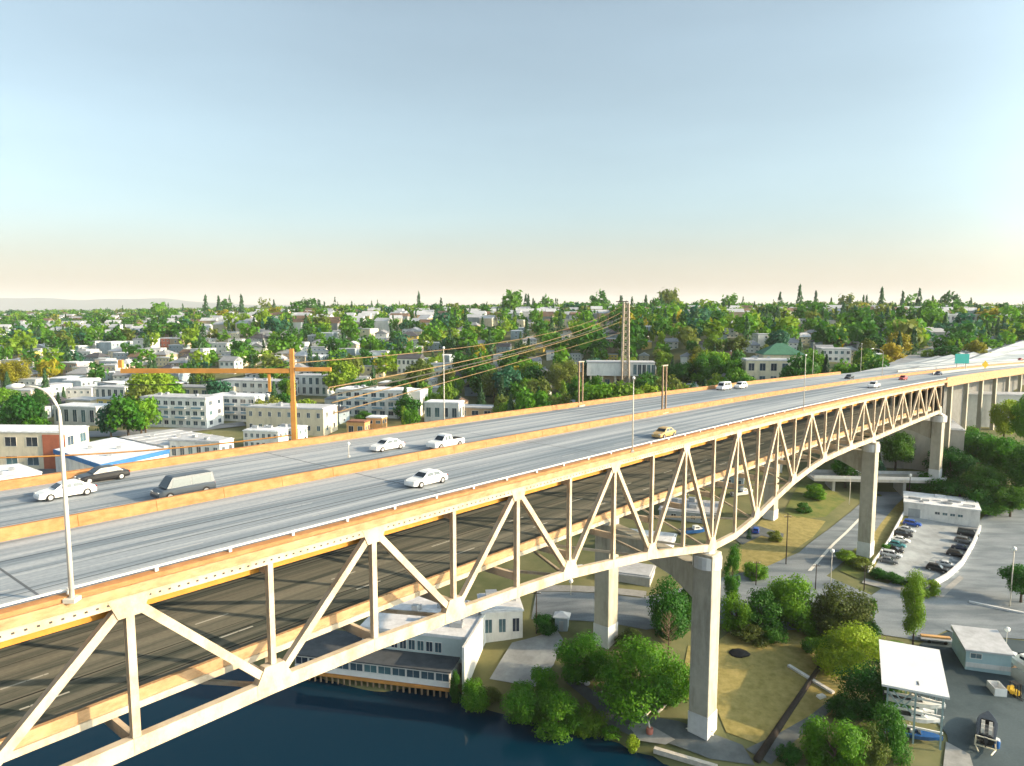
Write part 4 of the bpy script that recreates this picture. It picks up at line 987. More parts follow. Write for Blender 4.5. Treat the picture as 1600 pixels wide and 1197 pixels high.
# ---------------------------------------------------------------- buildings
WALL = {k: mat(k + '_wall', c, 0.85, 0.09, 0.5, grime=tuple(v*.62 for v in c), gscale=(.4, .4, .12)) for k, c in {'white': (.72, .71, .68), 'cream': (.66, .58, .43), 'tan': (.47, .36, .24), 'grey': (.36, .38, .39), 'bluegrey': (.30, .37, .42),
        'brick': (.42, .13, .07), 'yellow': (.66, .50, .13), 'pale': (.58, .58, .56), 'orange': (.60, .34, .14), 'concrete': (.44, .42, .38), 'pink': (.52, .36, .30), 'blue': (.04, .17, .42), 'teal': (.22, .36, .38), 'rose': (.45, .16, .12)}.items()}
ROOF = {k: mat(k + '_roof', c, 0.85, 0.15, 0.8, grime=tuple(v*.6 for v in c), gscale=(.25, .25, .25)) for k, c in {'white': (.70, .71, .73), 'grey': (.25, .26, .28), 'dark': (.07, .07, .08), 'brown': (.17, .11, .075), 'light': (.45, .46, .48), 'green': (.05, .16, .10), 'rust': (.27, .12, .07)}.items()}
m_pane = mat('window_glass', (0.05, 0.085, 0.115), 0.06, 0.5, 0.15, spec=0.7, rand=.6)
m_frame = mat('window_frame', (0.68, 0.67, 0.64), 0.6, 0.08, 1.0)
m_trim = mat('white_trim', (0.74, 0.73, 0.71), 0.6, 0.06, 1.0)
m_metal = mat('galvanised_metal', (0.42, 0.44, 0.46), 0.45, 0.15, 1.2, metal=0.5)
WIN = {}
m_bglass = mat('blue_tinted_glass', (.16, .30, .40), .1, .25, .3, spec=.7)
def window(parent, x, y, z, w, h, side='front', name='window'):
    """a window standing 60 mm proud: frame with its pane as a sub-part"""
    key = (round(w, 1), round(h, 1))
    if key not in WIN:
        f = MB(); t = .09
        f.box((0, 0, h/2 - t/2), (w, .12, t)); f.box((0, 0, -h/2 + t/2), (w, .12, t)); f.box((-w/2 + t/2, 0, 0), (t, .12, h - 2*t)); f.box((w/2 - t/2, 0, 0), (t, .12, h - 2*t)); f.box((0, .004, 0), (.06, .10, h - 2*t))
        g = MB(); g.add([(-w/2 + .05, -.02, -h/2 + .05), (w/2 - .05, -.02, -h/2 + .05), (w/2 - .05, -.02, h/2 - .05), (-w/2 + .05, -.02, h/2 - .05)], [(0,1,2,3)])
        WIN[key] = (f.mesh('window', m_frame), g.mesh('pane', m_pane, fixn=False))
    o = link(name, WIN[key][0], parent); link('pane', WIN[key][1], o)
    o.location = (x, y, z); o.rotation_euler = (0, 0, {'front': 0, 'right': math.pi/2, 'left': -math.pi/2}[side]); return o
def block(name, label, cat, px, py, wpx, hpx, D, yaw, wall, rows=2, cols=4, roof='white', style='flat', side_cols=2, sink=3.0, wfrac=(.55, .5), group=None, extras=0, pos=None, W=None, H=None, balc=0):
    """a building by the foot of its front, its width and height in the photograph; local front faces -Y"""
    p = gp(px, py) if pos is None else pos; k = pxm(p); W = W or wpx*k; H = H or hpx*k
    t = thing(name, label, cat, p, yaw, group)
    b = MB(); b.box((0, D/2, (H - sink)/2), (W, D, H + sink)); b.build('wall', WALL[wall], t)
    if style == 'flat':
        r = MB(); r.box((0, D/2, H + .15), (W + .5, D + .5, .3)); r.box((0, D/2, H + .45), (W*.97, D*.95, .3)); ro = r.build('roof', ROOF[roof], t)
        rr = random.Random(int(px*7 + py))
        for i in range(extras):
            e = MB(); x, y = rr.uniform(-.38, .38)*W, rr.uniform(.2, .8)*D; e.box((x, y, H + 1.1), (rr.uniform(1, 2.4), rr.uniform(1, 2), rr.uniform(.8, 1.5))); e.build('rooftop_unit', m_metal, ro)
    elif style in ('gable', 'hip'):
        rh = min(W, D)*.28; o = .5; i = (0 if style == 'gable' else min(W, D)*.45)
        r = MB(); x, y0, y1, ym = W/2 + o, -o, D + o, D/2
        r.add([(-x, y0, H), (x, y0, H), (x, y1, H), (-x, y1, H), (-x + i, ym, H + rh), (x - i, ym, H + rh), (-x, y0, H - .25), (x, y0, H - .25), (x, y1, H - .25), (-x, y1, H - .25)],
              [(0,1,5,4), (2,3,4,5), (1,2,5), (3,0,4), (6,9,8,7), (0,6,7,1), (1,7,8,2), (2,8,9,3), (3,9,6,0)]); r.build('roof', ROOF[roof], t)
    for r_ in range(1, rows if balc else 0):
        for j in range(balc):
            x = -W/2 + W*(j + .5)/balc; z = H/rows*r_; bw = W/balc*.62; k2 = MB()
            k2.box((x, -.75, z), (bw, 1.5, .16)); k2.box((x, -1.46, z + .95), (bw, .07, .07)); k2.box((x - bw/2 + .04, -.75, z + .95), (.07, 1.4, .07)); k2.box((x + bw/2 - .04, -.75, z + .95), (.07, 1.4, .07)); bo = k2.build('balcony', m_trim, t)
            k2 = MB(); k2.box((x, -1.45, z + .5), (bw - .1, .04, .8)); k2.build('glass_panel', m_bglass, bo)
    if rows and cols:
        fh = H/rows; fw = W/cols; ww, wh = fw*wfrac[0], fh*wfrac[1]
        for r_ in range(rows):
            for c in range(cols): window(t, -W/2 + fw*(c + .5), -.03, fh*(r_ + .52), ww, wh)
            for c in range(side_cols):
                fd = D/side_cols; window(t, W/2 + .03, fd*(c + .5), fh*(r_ + .52), min(fd*.5, ww), wh, 'right')
    return t
YG = R(-12)
# waterside restaurant beneath the truss
FR, FL = on_z(703, 1080, 1.2), on_z(462, 1050, 1.2)
yaw = math.atan2(FR[1] - FL[1], FR[0] - FL[0]); W = math.hypot(FR[0] - FL[0], FR[1] - FL[1]); cx_, cy_ = (FR[0] + FL[0])/2, (FR[1] + FL[1])/2
t = thing('restaurant', 'pale grey waterside restaurant with dark roof terrace and white window band, on timber piles', 'restaurant', (cx_, cy_, 1.2), yaw)
k = MB(); k.box((0, 5.5, 1.9), (W, 11, 3.4)); k.build('wall', WALL['pale'], t)
k = MB(); k.box((0, 5.3, 3.72), (W + .5, 11.3, .24)); k.build('terrace', mat('terrace_decking', (.07, .08, .09), .9, .25, .6), t)
nb = 11
for i in range(nb):
    x = -W/2 + W*(i + .5)/nb; window(t, x, -.04, 2.55, W/nb*.94, 1.6)
k = MB(); k.box((0, -.25, .35), (W + .2, .5, .5)); k.build('fender_beam', m_orange, t)
k = MB(); k.box((0, -.12, 1.2), (W, .22, .95)); k.build('plinth', m_trim, t)
for i in range(26):
    k = MB(); x = -W/2 + W*(i + .5)/26; k.tube([(x, -.2, -4), (x, -.2, .1)], .2, 6); k.build('pile', m_wood, t)
UX, UY = W*.18, 5.4
k = MB(); k.box((UX + 1.2, UY + 8.2, 5.1), (W*.64 + 2.0, 16, 4.9)); k.build('upper_wall', mat('upper_wall_paint', (.50, .58, .57), .85, .08, .5), t)
for i in range(9):
    x = UX - W*.27 + W*.46*i/8; window(t, x, UY + .16, 5.3, W*.046, 2.1)
k = MB(); xr = UX + 1.2 + W*.32 + 1.0
k.box((xr + .2, UY + 5.8, 3.9), (.5, 21.0, 9.0)); k.build('end_wall', WALL['white'], t)
k = MB(); k.box((UX + .9, UY + 8.2, 7.8), (W*.64 + 2.2, 16.6, .6)); rf = k.build('roof', ROOF['white'], t)
for i, (x, y, a, b_, c) in enumerate([(2, 5, 2.2, 1.6, 1.1), (6, 8, 1.4, 1.4, 1.6), (8.5, 4, 2.6, 1.2, .9), (10.5, 10, 1.6, 1.6, 1.2), (7, 13, 3, 1, .8), (-2, 9, 1.2, 1.2, 1.3), (3, 12, 2, 1.5, 1.0)]):
    k = MB(); k.box((UX + x, UY + y, 8.1 + c/2), (a, b_, c)); k.build('rooftop_unit', m_metal, rf)
    k = MB(); k.tube([(UX + x + .9, UY + y + .9, 8.1), (UX + x + .9, UY + y + .9, 9.2)], .3, 8); k.build('vent_pipe', m_metal, rf)
k = MB(); k.box((UX + W*.32 + 1.0, UY - .0, 5.0), (.9, .2, 2.2)); k.build('door', WALL['teal'], t)
p = gp(800, 1000); block('annex', 'white flat roofed annex right of the waterside restaurant with a sloping ramp roof', 'building', 0, 0, 0, 0, 9, yaw + .35, 'white', 1, 3, 'white', extras=4, pos=p + Vector((-2, 0, 0)), W=8.5, H=6.0)
p = gp(878, 982); t = thing('kiosk', 'small blue grey booth with a white pyramid roof beside the street', 'kiosk', p, -.2)
k = MB(); k.box((0, 0, 1.3), (2.6, 2.2, 2.9)); k.build('wall', WALL['bluegrey'], t)
k = MB(); k.loft([[(-1.7,-1.4,2.75), (1.7,-1.4,2.75), (1.7,1.4,2.75), (-1.7,1.4,2.75)], [(-1.7,-1.4,2.95), (1.7,-1.4,2.95), (1.7,1.4,2.95), (-1.7,1.4,2.95)], [(-.2,-.2,3.7), (.2,-.2,3.7), (.2,.2,3.7), (-.2,.2,3.7)]]); k.build('roof', ROOF['white'], t)
k = MB(); k.box((0, -1.12, 1.1), (.9, .06, 2.0)); k.build('door', WALL['grey'], t)

# left bank beyond the bridge
t = block('apartment_building', 'cream two storey building with a red brick end bay at the left edge', 'building', 20, 735, 172, 60, 14, R(-3), 'cream', 2, 5, 'white', side_cols=2)
k_ = pxm(t.location); k = MB(); k.box((70*k_, -.12, 27*k_), (36*k_, .3, 60*k_)); k.build('brick_bay', WALL['brick'], t)
def slab(name, label, cat, corners, z0, z1, wall, roof, trim=None):
    pts = [on_z(a, b_, z1) for a, b_ in corners]; c = (sum(p[0] for p in pts)/4, sum(p[1] for p in pts)/4)
    t = thing(name, label, cat, (*c, z0)); q = [(p[0] - c[0], p[1] - c[1]) for p in pts]
    k = MB(); k.prism([(x*.985, y*.985) for x, y in q], -3, z1 - z0 - .3); k.build('wall', WALL[wall], t)
    k = MB(); k.prism(q, z1 - z0 - .3, z1 - z0); r = k.build('roof', ROOF[roof], t)
    n = len(q); rr = random.Random(5)
    A, B, Cc, D_ = [Vector(p) for p in q]
    for u in (.2, .4, .6, .8):
        a, b_ = A.lerp(B, u), D_.lerp(Cc, u); k = MB(); k.beam((a.x*.98, a.y*.98, z1 - z0 + .08), (b_.x*.98, b_.y*.98, z1 - z0 + .08), .3, .16); k.build('roof_seam', ROOF['light'], r)
    for u, v in ((.3, .35), (.55, .6), (.75, .3)):
        a = A.lerp(B, u).lerp(D_.lerp(Cc, u), v); k = MB(); k.box((a.x, a.y, z1 - z0 + .5), (1.4, 1.1, 1.0), .4); k.build('roof_vent', m_metal, r)
    if trim:
        for i in range(n):
            a, b_ = Vector(q[i]), Vector(q[(i+1) % n]); k = MB(); k.beam((a.x*1.004, a.y*1.004, z1 - z0 - .75), (b_.x*1.004, b_.y*1.004, z1 - z0 - .75), .3, 1.5); k.build('fascia_band', trim, t)
    return t
slab('warehouse', 'big white roofed warehouse with a bright blue fascia band beside the street lamp', 'warehouse', [(84, 702), (157, 726), (264, 702), (178, 683)], 13.5, 21.5, 'white', 'white', WALL['blue'])
slab('warehouse', 'pale grey flat roofed warehouse right behind the blue trimmed one', 'warehouse', [(186, 683), (256, 697), (350, 682), (270, 670)], 14.5, 19.5, 'pale', 'light')
slab('boat_shed', 'low white rounded shed roof at the left edge just beyond the far parapet', 'shed', [(-40, 730), (-20, 752), (66, 737), (30, 724)], 12.5, 21.5, 'white', 'white')
block('workshop', 'low white workshop with a yellow bay and dark windows by the far parapet', 'workshop', 305, 722, 88, 32, 9, YG, 'white', 1, 6, 'light', extras=2)
p = bp(s_cache(33.5, 318), 46, 0); 
block('yellow_workshop', 'small yellow workshop attached right of the low white one', 'workshop', 318, 723, 24, 30, 7, YG, 'yellow', 1, 2, 'light')
block('apartment_building', 'white three storey apartment block with rows of square windows left of the orange mast', 'apartment block', 272, 668, 116, 46, 13, YG, 'white', 3, 9, 'light', extras=3, wfrac=(.6, .45), balc=4)
block('apartment_building', 'white apartment wing with blue tinted top floor adjoining the three storey block', 'apartment block', 362, 658, 84, 38, 13, YG, 'white', 3, 6, 'white', extras=3, wfrac=(.66, .5), balc=3)
block('penthouse_flats', 'cream flats rising behind the white three storey block', 'apartment block', 300, 632, 90, 26, 12, YG, 'cream', 2, 6, 'grey', extras=2)
block('terrace_house', 'small yellow building with pale roof left of the white apartment block', 'house', 172, 650, 46, 26, 10, YG, 'yellow', 2, 3, 'light')
block('pavilion', 'grey white long building with tall openings behind the lamp arm', 'building', 118, 664, 78, 28, 12, YG, 'pale', 1, 5, 'white', wfrac=(.5, .7))
block('pavilion', 'white flat roofed modern house on pillars above the yellow building', 'house', 172, 628, 56, 22, 10, YG, 'white', 1, 5, 'light', wfrac=(.55, .75))
block('apartment_building', 'long low cream building with sparse windows right of the orange mast base', 'apartment block', 445, 678, 132, 40, 14, YG, 'cream', 2, 8, 'pale' if 'pale' in ROOF else 'light', extras=4, wfrac=(.35, .4))
block('apartment_building', 'white modern flats with blue tinted windows and terraces behind the far parapet', 'apartment block', 578, 652, 112, 42, 14, YG, 'white', 3, 8, 'white', extras=5, wfrac=(.62, .5), balc=4)
t = block('blank_block', 'blank white cube building with a blue strip beside the modern flats', 'building', 641, 650, 34, 38, 12, YG, 'white', 0, 0, 'white')
k_ = pxm(t.location); k = MB(); k.box((-13*k_, -.1, 18*k_), (8*k_, .22, 36*k_)); k.build('blue_strip', WALL['blue'], t)
block('apartment_building', 'white building with dark arched windows behind the right arm of the orange mast', 'apartment block', 486, 618, 56, 30, 12, YG, 'white', 2, 5, 'light', wfrac=(.5, .7))
block('apartment_building', 'white stepped flats behind the long arm of the orange mast', 'apartment block', 395, 622, 120, 26, 12, YG, 'white', 2, 9, 'light', extras=3)
block('row_house', 'white house with gabled roof above the long arm of the mast', 'house', 355, 584, 26, 20, 10, YG, 'white', 2, 3, 'grey', 'gable')
block('waterside_building', 'white low building with railings and dark windows at the base of the mast, left side', 'building', 408, 702, 60, 28, 8, YG, 'white', 2, 6, 'white', extras=4)
block('waterside_building', 'white low building with dark windows just left of the mast base', 'building', 448, 694, 40, 24, 8, YG, 'white', 2, 4, 'white', extras=3)
block('shed', 'orange shed behind the far parapet right of the mast, left one of two', 'shed', 556, 684, 30, 24, 6, YG, 'orange', 1, 2, 'rust')
block('shed', 'orange shed with a white upper storey behind the far parapet right of the mast', 'shed', 585, 679, 26, 26, 6, YG, 'orange', 2, 2, 'white', wfrac=(.6, .4))
block('storage_shed', 'white long shed with curved end behind the thin pole at mid parapet', 'shed', 690, 660, 56, 30, 10, YG, 'white', 1, 4, 'white')
block('storage_shed', 'pale low flat shed right of the white long shed beyond the far parapet', 'shed', 752, 654, 80, 16, 10, YG, 'tan', 1, 4, 'light')
block('small_house', 'blue grey cube house among trees left of the thin pole', 'house', 542, 566, 28, 20, 10, YG, 'bluegrey', 0, 0, 'light')
block('row_house', 'white house with many windows above the cables left of the thin pole', 'house', 638, 586, 36, 26, 10, YG, 'white', 2, 5, 'dark', 'gable')
# cantilevered building behind the pylon
p = gp(975, 612); k_ = pxm(p); t = thing('cantilever_building', 'modern grey building with overhanging windowed upper storey on beige pillars behind the pylon', 'building', p, R(-6))
k = MB(); k.box((-14*k_, 7, 16*k_), (66*k_, 10, 32*k_ + 4)); k.build('lower_wall', WALL['tan'], t)
k = MB(); k.box((-6*k_, 5.5, 35*k_), (104*k_, 14, 20*k_)); k.build('upper_wall', WALL['white'], t)
k = MB(); k.box((-6*k_, 5.5, 46*k_), (106*k_, 14.6, .4)); k.build('roof', ROOF['light'], t)
for x in (-52, -34, -14, 8): 
    k = MB(); k.box((x*k_, -.6, 11*k_), (1.0, 1.0, 26*k_ + 4)); k.build('pillar', WALL['cream'], t)
for i in range(5): window(t, (16 + i*7)*k_, -1.56, 35*k_, 5.6*k_, 16*k_)
for i in range(3): window(t, (-40 + i*14)*k_, 1.96, 12*k_, 8*k_, 14*k_)
t = block('apartment_building', 'beige apartment block with big corner windows above the far parapet', 'apartment block', 1208, 604, 84, 40, 14, R(-8), 'cream', 2, 5, 'light', extras=2, wfrac=(.55, .6))
block('hall', 'cream hall with a dark green hipped roof behind the beige apartment block', 'hall', 1224, 582, 62, 28, 20, R(-8), 'cream', 1, 4, 'green', 'hip')
block('row_house', 'white two storey house with dark windows right of the green roofed hall', 'house', 1306, 566, 44, 20, 10, R(-8), 'white', 2, 5, 'light')
block('row_house', 'bluish white house left of the white two storey house beyond the far parapet', 'house', 1290, 560, 24, 14, 9, R(-8), 'pale', 1, 3, 'grey', 'gable')
block('row_house', 'pale house with a wide roof beside the slip road at the right', 'house', 1466, 534, 32, 15, 10, R(-8), 'white', 1, 4, 'light', 'hip')
t = block('school', 'long white building on the ridge at the right with an orange end wall', 'building', 1500, 514, 60, 22, 16, R(-4), 'pale', 2, 8, 'white', extras=3)
k_ = pxm(t.location); k = MB(); k.box((34*k_, 6, 9*k_), (14*k_, 12, 20*k_)); k.build('end_wall', WALL['orange'], t)
block('tower_house', 'narrow white block standing among trees on the right ridge', 'house', 1413, 506, 14, 15, 9, R(-4), 'white', 2, 2, 'light')
# low buildings and boats on the flat under the truss
block('workshop', 'long pale roofed workshop seen through the truss left of the nearest pier', 'workshop', 1000, 868, 90, 12, 14, R(-20), 'pale', 1, 6, 'white', extras=3)
block('workshop', 'grey workshop with a light roof seen through the truss above the nearest pier', 'workshop', 1075, 815, 90, 14, 14, R(-20), 'grey', 1, 6, 'light', extras=4)
block('boat_store', 'white shed seen through the truss far behind the nearest pier', 'shed', 1040, 770, 70, 16, 12, R(-20), 'white', 1, 5, 'white', extras=2)
block('boat_store', 'pale blue shed seen through the truss right of the white one', 'shed', 1130, 762, 60, 18, 12, R(-20), 'bluegrey', 1, 4, 'light', extras=2)
block('garage_block', 'white garage row seen through the truss near the second pier', 'garage', 1190, 735, 60, 18, 12, R(-20), 'white', 1, 4, 'light')
block('walled_yard', 'low concrete enclosure beside the street left of the nearest pier', 'enclosure', 985, 912, 60, 12, 8, R(-20), 'concrete', 0, 0, 'light')
# under the bridge end
t = block('abutment', 'big plain beige concrete abutment wall beneath the end of the truss', 'abutment', 1440, 735, 108, 66, 26, heading(230)*-1 + R(20), 'concrete', 0, 0, 'light', sink=6)
t = block('retaining_wall', 'pale concrete retaining wall with a ledge at the foot of the viaduct columns', 'wall', 1565, 668, 150, 50, 10, R(-8), 'pale', 0, 0, 'light', sink=8)
# white roofed workshop and walls round the parking lot
A, B = gp(1412, 806), gp(1530, 826); u = B - A
t = thing('workshop', 'low white workshop with a cluttered flat roof at the end of the parking lot', 'workshop', (A + B)/2, math.atan2(u.y, u.x)); L = u.xy.length
k = MB(); k.box((0, 7, 1.6), (L, 14, 6.4)); k.build('wall', WALL['white'], t)
k = MB(); k.box((0, 7, 4.95), (L + .5, 14.5, .32)); r = k.build('roof', ROOF['white'], t)
rr = random.Random(9)
for i in range(12):
    k = MB(); k.box((rr.uniform(-.45, .45)*L, rr.uniform(1.5, 12.5), 5.35), (rr.uniform(.8, 4.5), rr.uniform(.5, 1.2), rr.uniform(.3, .8)), rr.uniform(-.2, .2)); k.build('rooftop_unit', m_metal if i % 3 else ROOF['white'], r)
for i in range(4): window(t, (-.05 + i*.1)*L, -.04, 2.6, 1.4, .9)
k = MB(); k.box((-.36*L, -.05, 1.6), (3.2, .1, 3.0)); k.build('garage_door', WALL['grey'], t)
def low_wall(pts, h, label, m=m_pale, w=.3):
    P = [gp(*q) for q in pts]; k = MB(); 
    for a, b_ in zip(P[:-1], P[1:]): k.beam((a.x, a.y, a.z + h/2), (b_.x, b_.y, b_.z + h/2), w, h)
    o = k.build('low_wall', m); tag(o, label, 'wall'); return o
low_wall([(1356, 896), (1384, 856), (1388, 850), (1412, 805)], 1.3, 'long low white wall along the left side of the parking lot')
low_wall([(1531, 828), (1520, 855), (1503, 884), (1480, 905), (1460, 916)], 1.5, 'curving low white wall along the right side of the parking lot', w=.5)
# overpass behind the second pier
a, b_ = Vector((*on_z(1270, 748, 15.5), 15.5)), Vector((*on_z(1475, 752, 15.5), 15.5))
t = thing('overpass', 'low grey road overpass crossing the side street behind the second pier', 'overpass', (a + b_)/2, math.atan2((b_ - a).y, (b_ - a).x)); L = (b_ - a).xy.length
k = MB(); k.box((0, 3, 0), (L, 9, .9)); k.build('deck', WALL['concrete'], t)
for y in (-1.4, 7.4): 
    k = MB(); k.box((0, y, .95), (L, .25, 1.0)); k.build('parapet', m_pale, t)
for x in (-.34, -.05, .2, .42):
    k = MB(); k.box((x*L, 3, -3.4), (.9, 7, 5.9)); k.build('support_wall', WALL['concrete'], t)

# ---------------------------------------------------------------- boat yard
m_hullw = mat('white_gelcoat', (.74, .74, .72), .25, .05, 1.0, spec=.6)
m_hullb = mat('black_gelcoat', (.012, .013, .015), .25, .1, 1.0, spec=.6)
m_hullg = mat('blue_gelcoat', (.02, .10, .30), .25, .1, 1.0, spec=.6)
m_seat = mat('white_vinyl', (.70, .68, .64), .6, .08, 3.0)
def boat(L, W, H, hull, loc, rz, label, cabin=True, name='motorboat', group=None, seats=0):
    t = thing(name, label, 'boat', loc, rz, group); rings = []; N = 9
    for i in range(N):
        u = i/(N - 1); w = W/2*(.86 + .14*math.sin(u*2.4)) * (1 if u < .55 else max(.03, 1 - ((u - .55)/.45)**2.1)); sh = H*(.78 + .22*u); ke = H*.02 + H*.5*max(0, u - .7)/.3*.8
        x = (u - .5)*L; rings.append([(x, 0, ke), (x, -w*.72, ke + H*.22), (x, -w, sh), (x, -w*.86, sh + .02), (x, w*.86, sh + .02), (x, w, sh), (x, w*.72, ke + H*.22)])
    k = MB(); k.loft(rings); k.build('hull', hull, t, False)
    k = MB(); k.box((-.1*L, 0, H*.86 + .035), (L*.6, W*.66, .05)); k.build('cockpit_floor', mat('cockpit_floor', (.05, .055, .06), .8, .2, 2.0), t)
    if cabin:
        k = MB(); k.loft([[(-.05*L, -W*.34, H*.88), (.26*L, -W*.26, H*.96), (.26*L, W*.26, H*.96), (-.05*L, W*.34, H*.88)], [(-.03*L, -W*.30, H*1.5), (.14*L, -W*.24, H*1.5), (.14*L, W*.24, H*1.5), (-.03*L, W*.30, H*1.5)]]); c = k.build('cabin', m_hullw, t)
        k = MB(); k.box((.205*L, 0, H*1.27), (.02, W*.42, H*.30)); k.box((.06*L, -W*.315, H*1.24), (L*.14, .02, H*.24)); k.box((.06*L, W*.315, H*1.24), (L*.14, .02, H*.24)); k.build('cabin_window', m_glass, c)
    else:
        k = MB(); k.add([(.1*L, -W*.33, H*.93), (.1*L, W*.33, H*.93), (.03*L, W*.27, H*1.35), (.03*L, -W*.27, H*1.35)], [(0,1,2,3)]); k.add([(.115*L, -W*.33, H*.93), (.115*L, W*.33, H*.93), (.045*L, W*.27, H*1.35), (.045*L, -W*.27, H*1.35)], [(3,2,1,0)]); k.build('windscreen', m_glass, t)
    for i in range(seats):
        for s in (-1, 1):
            k = MB(); k.box((-.05*L - i*.14*L, s*W*.18, H*.86 + .3), (.5, .5, .45)); k.box((-.05*L - i*.14*L - .27, s*W*.18, H*.86 + .62), (.12, .48, .7)); k.build('seat', m_seat, t)
    k = MB(); k.box((-.5*L - .25, 0, H*.8), (.55, .5, .8)); k.box((-.5*L - .3, 0, H*.3), (.25, .2, .9)); k.build('outboard_motor', mat('motor_cowl', (.05, .05, .055), .4, .1, 2.0), t)
    return t
RZ0 = 1.6
FLp, FRp = on_z(1378, 1068, 11.2), on_z(1484, 1089, 11.2); BRp = on_z(1498, 1026, 11.2)
u = Vector(FRp) - Vector(FLp); LW = u.length; ya = math.atan2(u.y, u.x); DP = (Vector(BRp) - Vector(FRp)).length
mid = (Vector(FLp) + Vector(FRp))/2; gzr = 1.9
t = thing('boat_rack', 'tall steel boat rack with a plain white canopy roof at the lower right', 'boat rack', (mid.x, mid.y, gzr), ya)
HR = 11.2 - gzr
k = MB(); k.add([(-LW/2, 0, HR - .1), (LW/2, 0, HR - .1), (LW/2 + .3, DP, HR + .5), (-LW/2 + .2, DP, HR + .5), (-LW/2, 0, HR - .45), (LW/2, 0, HR - .45), (LW/2 + .3, DP, HR + .15), (-LW/2 + .2, DP, HR + .15)], [(0,1,2,3), (7,6,5,4), (0,4,5,1), (1,5,6,2), (2,6,7,3), (3,7,4,0)])
k.build('canopy_roof', mat('canopy_fabric', (.66, .68, .70), .7, .05, .3), t)
m_rack = mat('teal_rack_steel', (.30, .40, .42), .6, .15, 1.0)
for x in (-.40, .02, .42):
    for y in (.6, DP*.5, DP - .8):
        k = MB(); k.box((x*LW, y, HR/2 - .3), (.26, .26, HR - .5)); k.build('post', m_rack, t)
for z in (2.6, 5.3, 7.6):
    for y in (.6, DP*.5, DP - .8):
        k = MB(); k.box((.0, y + .27, z), (LW*.9, .26, .3)); k.build('rack_beam', m_trim, t)
for x, d in ((-.40, 1), (.02, -1)):
    k = MB(); k.beam((x*LW, .32, HR - 1.2), (x*LW + d*1.8, .32, HR - 3.4), .16, .16); k.beam((x*LW + d*3.2, .36, HR - 1.0), (x*LW + d*.3, .36, HR - 4.4), .14, .14); k.build('brace', m_rack, t)
def in_rack(x, y, z): 
    c, s_ = math.cos(ya), math.sin(ya); return (mid.x + x*c - y*s_, mid.y + x*s_ + y*c, gzr + z)
boat(8.4, 2.5, 1.3, m_hullw, in_rack(.4, 2.4, 5.46), ya, 'white motorboat on the middle shelf of the boat rack, front row', False, seats=1)
boat(7.6, 2.4, 1.2, m_hullw, in_rack(.2, 2.6, 2.76), ya + .02, 'white motorboat on the lowest shelf of the boat rack, front row', True)
boat(8.0, 2.5, 1.2, m_hullg, in_rack(.5, 2.2, .15), ya, 'blue hulled motorboat on the ground under the boat rack, front row', False, seats=1)
boat(8.0, 2.4, 1.2, m_hullw, in_rack(.3, 2.6, 7.76), ya, 'white motorboat on the top shelf right under the canopy', False)
boat(7.8, 2.4, 1.2, m_hullb, in_rack(.6, DP*.5 + 2.2, 5.46), ya, 'black hulled motorboat at the back of the boat rack', True)
boat(7.4, 2.3, 1.2, m_hullw, in_rack(.8, DP*.5 + 2.2, .15), ya, 'white motorboat on the ground at the back of the boat rack', True)
# blue grey shed and yard clutter
p = gp(1543, 1052); t = thing('shed', 'blue grey flat roofed boat shed with one dark window at the lower right', 'shed', p, R(-16))
k_ = pxm(p); W = 62*k_; H = 36*k_
k = MB(); k.box((0, 4, H/2 - .5), (W, 8, H + 1)); k.build('wall', mat('shed_wall_paint', (.32, .45, .48), .8, .1, .5), t)
k = MB(); k.add([(-W/2 - .3, -.4, H), (W/2 + .3, -.4, H), (W/2 + .3, 8.4, H + 1.0), (-W/2 - .3, 8.4, H + 1.0), (-W/2 - .3, -.4, H - .3), (W/2 + .3, -.4, H - .3), (W/2 + .3, 8.4, H + .2), (-W/2 - .3, 8.4, H + .2)], [(0,1,2,3), (7,6,5,4), (0,4,5,1), (1,5,6,2), (2,6,7,3), (3,7,4,0)]); k.build('roof', ROOF['light'], t)
window(t, -W*.28, -.04, H*.72, 2.0, 1.1); k = MB(); k.box((0, -.06, H*.30), (W, .1, .9)); k.build('pale_band', WALL['pale'], t)
p = gp(1588, 1062); boat(11, 3.4, 2.2, m_hullw, p + Vector((2.5, 0, 1.1)), R(100), 'large white cabin boat on stands at the right edge beside the blue grey shed', True)
t = thing('boat_stand', 'steel cradle under the large white cabin boat at the right edge', 'boat stand', p + Vector((2.5, 0, 0)), R(100))
for x in (-3, 3):
    for s_ in (-1, 1): k = MB(); k.beam((x, s_*1.6, 0), (x, s_*.7, 1.6), .16, .16); k.build('leg', m_rack, t)
    k = MB(); k.box((x, 0, 1.0), (.3, 2.4, .25)); k.build('cross_beam', m_wood, t)
p = gp(1586, 1088); t = thing('forklift', 'small yellow forklift parked below the large white boat', 'forklift', p, R(-80)); my = mat('machine_yellow', (.62, .40, .03), .5, .1, 1.0)
k = MB(); k.box((-.3, 0, .75), (1.8, 1.2, .7)); k.box((-.95, 0, 1.2), (.5, 1.1, .5)); k.build('chassis', my, t)
k = MB(); 
for x in (-.7, .45):
    for y in (-.5, .5): k.box((x, y, 1.75), (.08, .08, 1.4))
k.box((-.12, 0, 2.48), (1.35, 1.15, .08)); k.build('roll_cage', m_tyre, t)
k = MB(); k.box((.75, -.3, 1.3), (.12, .1, 2.5)); k.box((.75, .3, 1.3), (.12, .1, 2.5)); k.box((1.3, -.3, .15), (1.1, .12, .06)); k.box((1.3, .3, .15), (1.1, .12, .06)); k.build('mast', m_tyre, t)
for x in (-.85, .4):
    for y in (-.55, .55): k = MB(); k.tube([(x, y - .12, .33), (x, y + .12, .33)], .33, 12); k.build('wheel', m_tyre, t)
